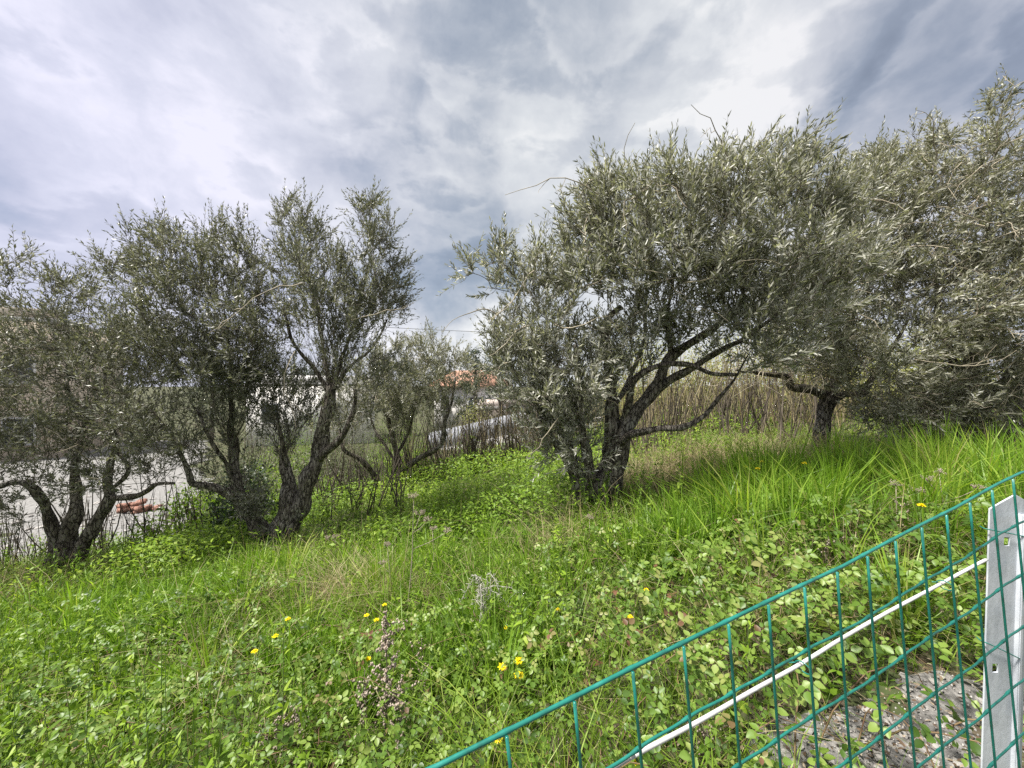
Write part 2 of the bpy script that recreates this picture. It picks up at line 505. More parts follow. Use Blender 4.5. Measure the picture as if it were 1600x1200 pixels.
def pvc_green():
    m, gg, out = new_mat('green_plastic_coat')
    tcc = gg.node('ShaderNodeTexCoord')
    nz = gg.noise(tcc.outputs['Object'], 40, 5, .6)
    col = gg.ramp(nz.outputs['Fac'], ((.3, (.012, .075, .058)), (.45, (.010, .135, .105)), (.6, (.012, .17, .135)), (.8, (.05, .24, .20))))
    pr = gg.node('ShaderNodeBsdfPrincipled')
    gg.l.new(col, pr.inputs['Base Color'])
    pr.inputs['Roughness'].default_value = .28
    pr.inputs['Specular IOR Level'].default_value = .6
    gg.l.new(pr.outputs[0], out.inputs[0])
    return m


M['pvc'] = pvc_green()

# ================================================================== ground sheet
def axis(n_near, near, far, n_far):
    a = np.linspace(-near, near, n_near)
    b = np.exp(np.linspace(math.log(near), math.log(far), n_far))[1:]
    return np.concatenate([-b[::-1], a, b])


def sheet(xs, ys, lift=0.0, mask=None):
    X, Y = np.meshgrid(xs, ys)
    Z = ground(X, Y) + lift
    v = np.stack([X, Y, Z], 2).reshape(-1, 3)
    nx, ny = len(xs), len(ys)
    i, j = np.meshgrid(np.arange(ny - 1), np.arange(nx - 1), indexing='ij')
    a = (i * nx + j).ravel()
    q = np.stack([a, a + 1, a + nx + 1, a + nx], 1)
    if mask is not None:
        c = v[q].mean(1)
        q = q[mask(c[:, 0], c[:, 1])]
        used = np.unique(q)
        re = np.zeros(len(v), int); re[used] = np.arange(len(used))
        v, q = v[used], re[q]
    return v, q


xs = axis(110, 10, 900, 26); ys = axis(120, 11, 900, 26)
v_, q_ = sheet(xs, ys)
link('ground', mesh('ground', v_, [], None, True, q_), M['soil'], kind='structure')


# lower gravel yard beyond the left-hand trees
def yard_mask(x, y):
    e = (vnoise(x, y, .9, 4) - .5) * 1.6
    return (y > 6.4 + .55 * (x + 5.5) * (x > -5.5) + e * .6 + np.maximum(0, -x - 9) * -.35) & (y < 30) & (x < -.80 * y - .2 + e * .8) & (x > -40)


v_, q_ = sheet(np.arange(-40, -2, .3), np.arange(4, 30, .3), .03, yard_mask)
yard = link('gravel_yard', mesh('gravel_yard', v_, [], None, True, q_), M['lot'], kind='structure')


# bare gravel by the fence
def gravel_mask(x, y):
    e = (vnoise(x, y, 3.0, 6) - .5)
    c = hit(1470, 1150)
    c2 = hit(1330, 1190)
    return (np.minimum(np.hypot((x - c[0]) / .46, (y - c[1]) / .22), np.hypot((x - c2[0]) / .40, (y - c2[1]) / .2)) + e * .7 < 1.0) | \
           ((np.hypot((x - 1.75) / .6, (y - 1.0) / .3) + e * .7) < 1)


v_, q_ = sheet(np.arange(.2, 3, .03), np.arange(.3, 2.2, .03), .006, gravel_mask)
gravel = link('gravel_path', mesh('gravel_path', v_, [], None, True, q_), M['gravel'], kind='structure')


def keep_field(x, y):
    """not on the yard, the gravel or the steep bank"""
    return ~yard_mask(x, y) & ~gravel_mask(x, y)


def rock_mesh(name, seed):
    r2 = np.random.default_rng(seed)
    import bmesh
    bm = bmesh.new()
    bmesh.ops.create_icosphere(bm, subdivisions=1, radius=.5)
    for vv in bm.verts:
        vv.co *= 0.75 + .5 * r2.random()
        vv.co.z *= .6
    me = bpy.data.meshes.new(name)
    bm.to_mesh(me); bm.free()
    me.materials.append(M['stone'])
    return me


ROCKS = [rock_mesh('stone', k) for k in range(5)]
cnt = 0
while cnt < 190:
    x, y = rng.uniform(.5, 2.4), rng.uniform(.75, 1.9)
    if not gravel_mask(np.array([x]), np.array([y]))[0]:
        continue
    o = link('stone', ROCKS[cnt % 5], None, gravel)
    s = rng.uniform(.012, .044)
    o.scale = (s, s * rng.uniform(.7, 1.2), s * rng.uniform(.6, 1))
    o.rotation_euler = (rng.uniform(-.3, .3), rng.uniform(-.3, .3), rng.uniform(0, 6.28))
    o.location = (x, y, float(ground(x, y)[0]) + .006 + s * .12)
    cnt += 1
for i in range(230):
    yy = rng.uniform(5.5, 14); xx = rng.uniform(-1.35, -.85) * yy
    if not yard_mask(np.array([xx]), np.array([yy]))[0]:
        continue
    o = link('stone', ROCKS[i % 5], None, yard)
    sc_ = rng.uniform(.04, .2)
    o.scale = (sc_, sc_ * rng.uniform(.6, 1.1), sc_ * rng.uniform(.5, .9))
    o.rotation_euler = (rng.uniform(-.3, .3), rng.uniform(-.3, .3), rng.uniform(0, 6.28))
    o.location = (xx, yy, float(ground(xx, yy)[0]) + .03 + sc_ * .1)
# small grit, too fine to count
gx, gy = rng.uniform(.4, 2.5, 9000), rng.uniform(.6, 2.0, 9000)
k = gravel_mask(gx, gy); gx, gy = gx[k], gy[k]
tet = np.array([(1, 0, -.3), (-.5, .87, -.3), (-.5, -.87, -.3), (0, 0, .8)])
an = rng.uniform(0, 6.28, len(gx)); sz = rng.uniform(.002, .008, len(gx))
vv = np.stack([tet[None, :, 0] * np.cos(an)[:, None] - tet[None, :, 1] * np.sin(an)[:, None],
               tet[None, :, 0] * np.sin(an)[:, None] + tet[None, :, 1] * np.cos(an)[:, None],
               np.broadcast_to(tet[None, :, 2], (len(gx), 4))], 2) * sz[:, None, None]
vv += np.stack([gx, gy, ground(gx, gy) + .008], 1)[:, None, :]
ff = np.array([(0, 1, 3), (1, 2, 3), (2, 0, 3), (0, 2, 1)])[None] + (np.arange(len(gx)) * 4)[:, None, None]
link('grit', mesh('grit', vv, ff), M['stone'], gravel, kind='stuff')

# ================================================================== leaf scattering
T_LANCE = (np.array([(0, 0), (.30, .5), (.30, -.5), (.68, .40), (.68, -.40), (1, 0)]),
           np.array([(0, 2, 1), (1, 2, 4), (1, 4, 3), (3, 4, 5)]))
T_KITE = (np.array([(0, 0), (.45, .5), (.45, -.5), (1, 0)]), np.array([(0, 2, 1), (1, 2, 3)]))
T_OVATE = (np.array([(0, 0), (.18, .36), (.18, -.36), (.45, .5), (.45, -.5), (.78, .30), (.78, -.30), (1, 0), (.45, 0)]),
           np.array([(0, 8, 1), (1, 8, 3), (3, 8, 5), (5, 8, 7), (0, 2, 8), (2, 4, 8), (4, 6, 8), (6, 7, 8)]))


def leaves(base, dirs, norm, length, width, templ=T_LANCE, bend=0.12, fold=0.15):
    """leaf blades: returns verts, tris"""
    tp, tf = templ
    n = len(base)
    dirs = unit(dirs)
    side = unit(np.cross(dirs, norm))
    up = np.cross(side, dirs)
    length = np.broadcast_to(length, (n,)); width = np.broadcast_to(width, (n,))
    t = tp[:, 0]; s = tp[:, 1]
    bend = np.broadcast_to(bend, (n,))
    h = -bend[:, None] * (t ** 2)[None] + fold * np.abs(s)[None] * (width / length)[:, None]
    v = base[:, None, :] + dirs[:, None, :] * (t[None, :, None] * length[:, None, None]) \
        + side[:, None, :] * (s[None, :, None] * width[:, None, None]) + up[:, None, :] * (h * length[:, None])[:, :, None]
    f = tf[None] + (np.arange(n) * len(tp))[:, None, None]
    return v.reshape(-1, 3), f.reshape(-1, 3)


def rand_dir(n):
    return unit(rng.normal(size=(n, 3)))


# ================================================================== trees
def fat_tube(pts, rad, sides=12, gnarl=.16, seed=0):
    """a gnarled trunk or limb: ridged cross-section with lumps"""
    r2 = np.random.default_rng(seed)
    n = len(pts)
    an = np.arange(sides) / sides * 2 * math.pi
    s = np.linspace(0, 1, n)
    L = np.concatenate([[0], np.cumsum(np.linalg.norm(np.diff(pts, axis=0), axis=1))])
    prof = np.ones((n, sides))
    for kk in range(5):
        m = r2.integers(1, 6); ph = r2.uniform(0, 6.28); fr = r2.uniform(1, 9); p2 = r2.uniform(0, 6.28)
        prof += gnarl / (1 + .3 * kk) * .6 * np.sin(m * an[None] + ph + 1.5 * np.sin(fr * L + p2)[:, None]) * np.sin(fr * L * 1.3 + p2)[:, None]
    prof += (r2.random((n, sides)) - .5) * gnarl * .5
    return tube(pts, rad, sides, True, prof)


def olive(name, label, base, limbs, lobes, n_attr, n_shoot, mat, leaf=(.046, .0125), per=11, trunk_r=0.12,
          templ=T_LANCE, seed=1, up=.45, dead=0, bare=.10, fans=(), shoot_len=(.14, .30), group='olive trees on the slope'):
    global rng
    keep = rng
    rng = np.random.default_rng(seed)
    b = P(*base)
    t = root(name, (b[0], b[1], float(ground(b[0], b[1])[0])), label, 'tree', group)
    pos, par, path, can, rad, dirv = [], [], [], [], [], []
    for li, lb in enumerate(limbs):
        q = np.array([list(P(a, bb, c)) + [r] for a, bb, c, r in lb['p']])
        if lb.get('root'):
            gz = float(ground(q[0, 0], q[0, 1])[0])
            q = np.vstack([[q[0, 0] - .02, q[0, 1], min(gz - .15, q[0, 2] - .1), q[0, 3] * 1.35], q])
        c = catmull(q, .045)
        jit = rng.normal(size=(len(c), 3)) * .35
        for _ in range(3):
            jit[1:-1] = (jit[:-2] + jit[1:-1] + jit[2:]) / 3
        c[:, :3] += jit * np.minimum(c[:, 3:4], .03) * 1.6
        rr = c[:, 3] * .78 * (1 + .10 * np.sin(np.arange(len(c)) * .9 + li))
        v, f = fat_tube(c[:, :3], rr, lb.get('s', 10), lb.get('g', .16), seed * 31 + li)
        link('trunk' if lb.get('root') else 'limb', mesh('limb', v, f, None, True), lb.get('m', M['bark']), t)
        L = np.concatenate([[0], np.cumsum(np.linalg.norm(np.diff(c[:, :3], axis=0), axis=1))])
        fr = lb.get('from', .35)
        tv = unit(np.gradient(c[:, :3], axis=0))
        for i in range(0, len(c)):
            pos.append(c[i, :3]); par.append(-1); path.append(.2 * L[i]); can.append(L[i] >= fr * L[-1] and lb.get('sprout', True))
            rad.append(rr[i]); dirv.append(tv[i])
    ns = len(pos)
    A = []
    tot = sum(l[3] * l[4] for l in lobes)
    for (px, py, dd, rx, ry, rd) in lobes:
        m = int(round(n_attr * rx * ry / tot))
        u = rand_dir(m) * (rng.random((m, 1)) ** .42)
        c = P(px, py, dd)
        A.append(c + u * np.array([rx / F * dd, rd, ry / F * dd]))
    A = np.vstack(A)
    # keep above the ground
    A = A[A[:, 2] > ground(A[:, 0], A[:, 1]) + .2]
    sk = np.array(pos); skc = sk[np.array(can)]
    dist = np.array([np.min(np.linalg.norm(skc - a, axis=1)) for a in A])
    cap = ns + len(A) * 14 + sum(f_[3] * 40 for f_ in fans)
    NP = np.zeros((cap, 3)); NP[:ns] = sk
    ND = np.zeros((cap, 3)); ND[:ns] = dirv
    PT = np.zeros(cap); PT[:ns] = path
    CN = np.zeros(cap, bool); CN[:ns] = can
    PR = np.full(cap, -1, int)
    n = ns
    tips = []
    for (px, py, dd_, nf, l0, l1, sx_, sy_) in fans:
        c0 = P(px, py, dd_)
        for _ in range(nf):
            j0 = int(np.argmin(((NP[:ns] - c0 - rng.normal(size=3) * .04) ** 2).sum(1)))
            dr = unit(np.array([rng.normal() * .42 + sx_, rng.normal() * .35 + sy_, 1.0]))
            L = rng.uniform(l0, l1); k = int(L / .07) + 2
            bow = rng.normal(size=3) * .05
            prev = j0
            for j in range(1, k + 1):
                tq = j / k
                q = NP[j0] + dr * L * tq + bow * math.sin(tq * math.pi) + np.array([0, 0, .1 * L * tq * tq]) + rng.normal(size=3) * .004
                NP[n] = q; PR[n] = prev; ND[n] = unit(q - NP[prev]); PT[n] = PT[prev] + L / k * .6; CN[n] = tq > .3
                prev = n; n += 1
            tips.append(prev)
    for a in A[np.argsort(dist)]:
        dl = a - NP[:n]
        ds = np.sqrt((dl ** 2).sum(1))
        cost = ds + .28 * PT[:n] + .7 * np.maximum(0, -dl[:, 2])
        cost[~CN[:n]] = 1e9
        i = int(np.argmin(cost))
        L = ds[i]
        if L < .03:
            continue
        k = int(min(12, max(2, math.ceil(L / .07))))
        out = unit(dl[i])
        c1 = NP[i] + L * .5 * unit(ND[i] * .5 + out * .9 + np.array([0, 0, .25]) + rng.normal(size=3) * .18)
        tt = np.linspace(0, 1, k + 1)[1:, None]
        q = (1 - tt) ** 2 * NP[i] + 2 * tt * (1 - tt) * c1 + tt ** 2 * a
        q[:-1] += rng.normal(size=(k - 1, 3)) * .006
        prev = i
        for j in range(k):
            NP[n] = q[j]; PR[n] = prev; ND[n] = unit(q[j] - NP[prev])
            PT[n] = PT[prev] + np.linalg.norm(q[j] - NP[prev]); CN[n] = True
            prev = n; n += 1
        tips.append(prev)
    # radii by the pipe rule
    acc = np.zeros(n)
    for i in range(n - 1, ns - 1, -1):
        if acc[i] == 0:
            acc[i] = 1.0
        if PR[i] >= ns:
            acc[PR[i]] += acc[i] * .97
    RD = .0017 * np.maximum(acc, 1) ** .36
    RD = np.minimum(RD, .03)
    tw = MB()
    seen = np.zeros(n, bool)
    order = sorted(tips, key=lambda i: -PT[i])
    for i in order:
        ch = [i]; seen[i] = True
        while True:
            p_ = PR[ch[-1]]
            if p_ < 0:
                break
            ch.append(p_)
            if p_ < ns or seen[p_]:
                break
            seen[p_] = True
        if len(ch) < 2:
            continue
        ch = ch[::-1]
        rr = RD[ch] if ch[0] >= ns else np.concatenate([[RD[ch[1]]], RD[ch[1:]]])
        rr = rr.copy(); rr[0] = rr[1] if len(rr) > 1 else rr[0]
        tw.tube(NP[ch], rr, 5 if rr[0] > .012 else (4 if rr[0] > .005 else 3), rng.random(), cap=False)
    # leafy shoots
    cand = np.where(RD[:n] < .0052)[0]; cand = cand[cand >= ns]
    wgt = 1.0 / np.maximum(acc[cand], 1) ** .4 * np.clip((PT[cand] - .22) / .45, bare, 1)
    pick = rng.choice(cand, n_shoot, p=wgt / wgt.sum())
    s0 = NP[pick]
    tilt = np.array([0, 0, 1.0])
    sd = unit(ND[pick] * .55 + tilt * up + rand_dir(n_shoot) * .55)
    sl_ = rng.uniform(*shoot_len, n_shoot)
    droop = rng.normal(.05, .12, n_shoot)

    def along(tpar):
        return s0[:, None, :] + sd[:, None, :] * (sl_[:, None] * tpar)[:, :, None] + tilt * (droop[:, None] * sl_[:, None] * tpar ** 2)[:, :, None]
    tt = np.linspace(0, 1, 3)[None].repeat(n_shoot, 0)
    sp = along(tt)
    e1 = unit(np.cross(sd, rand_dir(n_shoot))); e2 = np.cross(sd, e1)
    tri = np.stack([e1, -.5 * e1 + .87 * e2, -.5 * e1 - .87 * e2], 1)
    wr = np.array([.0017, .0013, .0007])
    sv = sp[:, :, None, :] + tri[:, None, :, :] * wr[None, :, None, None]
    sf = []
    for i in range(2):
        for j in range(3):
            a_, b_ = i * 3 + j, i * 3 + (j + 1) % 3
            sf += [(a_, b_, b_ + 3), (a_, b_ + 3, a_ + 3)]
    tw.add(sv.reshape(-1, 3), (np.array(sf)[None] + (np.arange(n_shoot) * 9)[:, None, None]).reshape(-1, 3), np.repeat(rng.random(n_shoot), 9))
    m = per * 2
    tl = (np.repeat(np.arange(per), 2)[None] + .6 + rng.uniform(-.25, .25, (n_shoot, m))) / per
    tl = np.clip(tl, .05, 1.0)
    lp = along(tl)
    ang = (np.repeat(np.arange(per) % 2, 2) * math.pi / 2 + np.tile([0, math.pi], per))[None] + rng.normal(0, .35, (n_shoot, m)) + rng.uniform(0, 6.28, (n_shoot, 1))
    radial = e1[:, None, :] * np.cos(ang)[:, :, None] + e2[:, None, :] * np.sin(ang)[:, :, None]
    opening = rng.uniform(.45, 1.0, (n_shoot, m)) * (1.15 - .6 * tl)
    ld = sd[:, None, :] * np.cos(opening)[:, :, None] + radial * np.sin(opening)[:, :, None]
    ld = ld + rng.normal(0, .12, ld.shape)
    nrm = sd[:, None, :] - radial * .3 + rng.normal(0, .35, ld.shape)
    size = (1.12 - .55 * np.abs(tl - .4)) * rng.uniform(.7, 1.2, tl.shape)
    keepm = rng.random(tl.shape) < .88
    lp, ld, nrm, size = lp[keepm], ld[keepm], nrm[keepm], size[keepm]
    lr = np.clip(.55 * rng.random(len(lp)) + .45 * np.repeat(rng.random(n_shoot)[:, None], m, 1)[keepm] + rng.normal(0, .1, len(lp)), 0, 1)
    v, f = leaves(lp, ld, nrm, leaf[0] * size, leaf[1] * size * rng.uniform(.85, 1.2, len(lp)), templ, rng.normal(.05, .12, len(lp)))
    cr = link('crown', mesh('crown', v, f, {'rnd': np.repeat(lr, len(templ[0]))}), mat, t, kind='stuff')
    tw.build('twigs', M['twig'], cr, kind='stuff')
    # bare pale twigs
    if dead:
        dm = MB()
        dist2 = np.hypot(NP[cand, 0], NP[cand, 1]) - .10 * NP[cand, 2]
        front = cand[np.argsort(dist2)[:max(40, len(cand) // 5)]]
        for _ in range(dead):
            i = int(front[rng.integers(0, len(front))])
            st_ = NP[i]
            dr = unit(rng.normal(size=3) * np.array([1, .5, .6]) + np.array([-.2, -.25, .05]))
            L = rng.uniform(.3, .9)
            kn = 7
            q = [st_]
            for j in range(kn):
                dr = unit(dr + rng.normal(size=3) * .32 + np.array([0, 0, -.07]))
                q.append(q[-1] + dr * L / kn)
            q = np.array(q)
            if (q[:, 2] < ground(q[:, 0], q[:, 1]) + .1).any():
                continue
            dm.tube(q, np.linspace(.0056, .0016, kn + 1), 4, cap=False)
            for j in range(2, kn):
                if rng.random() < .6:
                    d2 = unit(dr + rng.normal(size=3) * .7)
                    q2 = q[j] + d2 * np.linspace(0, rng.uniform(.08, .25), 4)[:, None] + rng.normal(size=(4, 3)) * .006 * np.arange(4)[:, None]
                    dm.tube(q2, np.linspace(.0030, .0011, 4), 3, cap=False)
        dm.build('bare_twigs', M['pale_twig'], cr, kind='stuff')
    rng = keep
    return t


# tree at the far left
dA = 4.0
olive('olive_tree', 'dark olive tree at the far left above the white gravel yard, forked trunk', (105, 880, dA),
      [dict(p=[(104, 905, dA, .15), (101, 870, dA, .145), (104, 840, dA, .11), (118, 805, dA, .075), (119, 779, dA + .03, .062), (116, 735, dA + .1, .045), (125, 690, dA + .15, .03)], root=1, s=14, g=.2, **{'from': .7}),
       dict(p=[(95, 868, dA, .09), (84, 835, dA - .05, .07), (74, 800, dA - .1, .055), (55, 765, dA - .2, .045), (20, 757, dA - .3, .036), (-30, 770, dA - .4, .028)], **{'from': .5}),
       dict(p=[(116, 872, dA, .095), (138, 838, dA, .082), (157, 808, dA, .072), (171, 777, dA, .06), (170, 741, dA + .05, .045), (176, 691, dA + .1, .034), (166, 640, dA + .1, .026), (166, 579, dA + .1, .017)], **{'from': .5}),
       dict(p=[(170, 778, dA, .045), (195, 776, dA - .05, .04), (222, 771, dA - .1, .034), (245, 757, dA - .15, .026), (268, 754, dA - .2, .016)], **{'from': .6}),
       dict(p=[(171, 770, dA, .03), (200, 735, dA + .1, .026), (180, 700, dA + .2, .024), (134, 647, dA + .2, .018), (100, 600, dA + .25, .013)], **{'from': .3})],
      [(80, 460, dA, 72, 55, .5), (110, 520, dA + .1, 105, 70, .7), (55, 590, dA, 130, 80, .8), (160, 560, dA + .1, 90, 70, .6), (30, 670, dA - .2, 120, 65, .7),
       (150, 670, dA, 90, 55, .6), (-70, 560, dA, 110, 110, .7), (-90, 700, dA - .1, 100, 80, .6), (215, 735, dA - .1, 60, 28, .35), (40, 790, dA - .2, 50, 40, .3), (255, 715, dA - .2, 55, 40, .35), (120, 730, dA, 80, 35, .5), (10, 740, dA - .3, 70, 30, .4), (80, 770, dA - .2, 80, 30, .35), (190, 735, dA - .1, 60, 30, .3), (-30, 800, dA - .3, 60, 40, .35)],
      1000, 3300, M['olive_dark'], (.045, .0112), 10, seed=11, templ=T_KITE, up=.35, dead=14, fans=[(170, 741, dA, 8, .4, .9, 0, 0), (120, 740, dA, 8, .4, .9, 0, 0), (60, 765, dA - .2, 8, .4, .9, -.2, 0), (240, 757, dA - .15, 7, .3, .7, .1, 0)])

# double-trunked tree, left of the middle
dB = 4.0
olive('olive_tree', 'tall pollarded olive with two stout trunks, left of the gap of sky', (435, 850, dB),
      [dict(p=[(436, 860, dB, .165), (440, 835, dB, .15), (450, 795, dB, .125), (449, 765, dB + .02, .095), (447, 738, dB + .02, .075), (444, 715, dB + .02, .045), (440, 690, dB, .026), (432, 650, dB - .05, .016)], root=1, s=16, g=.22, **{'from': .85}),
       dict(p=[(446, 840, dB, .12), (466, 793, dB - .02, .112), (484, 748, dB - .02, .10), (498, 705, dB, .088), (510, 655, dB, .078), (516, 620, dB, .078), (517, 603, dB, .06)], s=14, g=.2, **{'from': .82}),
       dict(p=[(496, 716, dB, .06), (516, 702, dB - .08, .05), (530, 690, dB - .15, .04), (548, 655, dB - .2, .03), (556, 610, dB - .25, .02)], **{'from': .45}),
       dict(p=[(420, 866, dB + .05, .12), (407, 835, dB + .05, .11), (392, 805, dB + .05, .10), (374, 778, dB + .05, .085), (366, 762, dB + .05, .08)], s=14, g=.22, sprout=False),
       dict(p=[(372, 778, dB, .07), (367, 740, dB + .05, .058), (365, 712, dB + .05, .06), (364, 694, dB + .05, .055), (362, 640, dB + .1, .032), (360, 570, dB + .1, .022), (352, 490, dB + .1, .014)], **{'from': .5}),
       dict(p=[(372, 775, dB, .06), (345, 764, dB - .05, .05), (318, 757, dB - .1, .045), (300, 755, dB - .15, .04), (292, 735, dB - .18, .032), (278, 703, dB - .2, .026), (250, 660, dB - .25, .02), (215, 625, dB - .3, .013)], **{'from': .5}),
       dict(p=[(370, 760, dB, .03), (350, 725, dB - .1, .026), (330, 690, dB - .2, .022), (310, 640, dB - .25, .016)], **{'from': .4}),
       dict(p=[(517, 612, dB, .032), (490, 575, dB, .026), (462, 540, dB - .05, .021), (440, 480, dB - .1, .014)], **{'from': .3}),
       dict(p=[(517, 612, dB, .03), (508, 560, dB + .1, .024), (498, 500, dB + .15, .018), (480, 420, dB + .2, .012)], **{'from': .3}),
       dict(p=[(517, 612, dB, .03), (535, 555, dB, .024), (555, 500, dB + .05, .018), (575, 420, dB + .05, .012)], **{'from': .3}),
       dict(p=[(517, 615, dB, .026), (545, 575, dB - .15, .02), (580, 545, dB - .2, .015), (605, 500, dB - .25, .01)], **{'from': .3}),
       dict(p=[(449, 725, dB, .024), (440, 690, dB - .1, .018), (425, 640, dB - .15, .012)], **{'from': .3})],
      [(262, 392, dB, 44, 44, .34), (296, 440, dB - .1, 66, 52, .5), (354, 388, dB + .1, 34, 56, .3), (375, 440, dB, 55, 60, .5), (472, 362, dB + .15, 40, 54, .3), (480, 430, dB + .1, 62, 55, .5),
       (583, 368, dB, 38, 62, .32), (592, 440, dB, 50, 75, .45), (540, 480, dB - .1, 85, 70, .6), (430, 505, dB - .1, 90, 60, .6), (300, 505, dB - .2, 105, 70, .65), (222, 570, dB - .2, 75, 70, .5),
       (182, 415, dB - .1, 26, 18, .15), (210, 440, dB - .1, 34, 24, .2), (575, 570, dB - .2, 65, 45, .45), (350, 590, dB - .25, 100, 45, .5), (245, 670, dB - .3, 70, 50, .4), (415, 610, dB + .2, 80, 45, .5),
       (385, 745, dB, 30, 48, .2), (395, 790, dB - .1, 20, 40, .15), (300, 690, dB - .2, 60, 35, .35), (440, 650, dB, 50, 40, .35), (560, 640, dB - .2, 34, 40, .3)],
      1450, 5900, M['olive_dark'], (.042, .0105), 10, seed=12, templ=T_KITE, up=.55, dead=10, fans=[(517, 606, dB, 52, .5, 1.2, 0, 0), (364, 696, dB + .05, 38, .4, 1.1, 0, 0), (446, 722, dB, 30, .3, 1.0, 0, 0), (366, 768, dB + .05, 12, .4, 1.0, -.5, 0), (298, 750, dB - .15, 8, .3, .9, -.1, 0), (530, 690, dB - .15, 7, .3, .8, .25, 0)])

# smaller tree behind, in the gap
dE = 6.2
olive('olive_tree', 'small many-stemmed olive standing behind in the gap, arching low limbs', (617, 765, dE),
      [dict(p=[(617, 785, dE, .12), (617, 765, dE, .11), (620, 730, dE, .08), (617, 700, dE, .055), (608, 660, dE, .04), (600, 620, dE, .025)], root=1, s=10, **{'from': .6}),
       dict(p=[(622, 745, dE, .07), (642, 725, dE - .05, .062), (668, 708, dE - .1, .052), (690, 695, dE - .15, .045), (697, 657, dE - .15, .036), (707, 622, dE - .1, .025), (712, 590, dE - .1, .015)], **{'from': .5}),
       dict(p=[(600, 775, dE - .1, .06), (588, 748, dE - .2, .055), (575, 728, dE - .3, .05), (553, 712, dE - .4, .04), (536, 700, dE - .5, .03), (530, 660, dE - .5, .02)], **{'from': .6}),
       dict(p=[(618, 715, dE, .035), (640, 670, dE + .2, .028), (652, 620, dE + .3, .018)], **{'from': .3}),
       dict(p=[(619, 720, dE, .03), (590, 680, dE + .1, .025), (575, 640, dE + .2, .016)], **{'from': .3})],
      [(668, 550, dE, 34, 36, .5), (625, 575, dE, 60, 42, .6), (590, 610, dE, 55, 50, .6), (690, 590, dE, 45, 45, .5), (640, 630, dE, 70, 38, .6), (545, 640, dE - .2, 45, 45, .4), (715, 575, dE + .1, 26, 36, .3)],
      620, 1900, M['olive_light'], (.052, .0125), 9, seed=13, up=.5, dead=8, templ=T_KITE, fans=[(617, 700, dE, 26, .6, 1.4, 0, 0), (690, 695, dE - .15, 18, .6, 1.3, .1, 0), (640, 725, dE, 16, .6, 1.2, 0, 0), (553, 712, dE - .4, 8, .5, 1.0, 0, 0)])

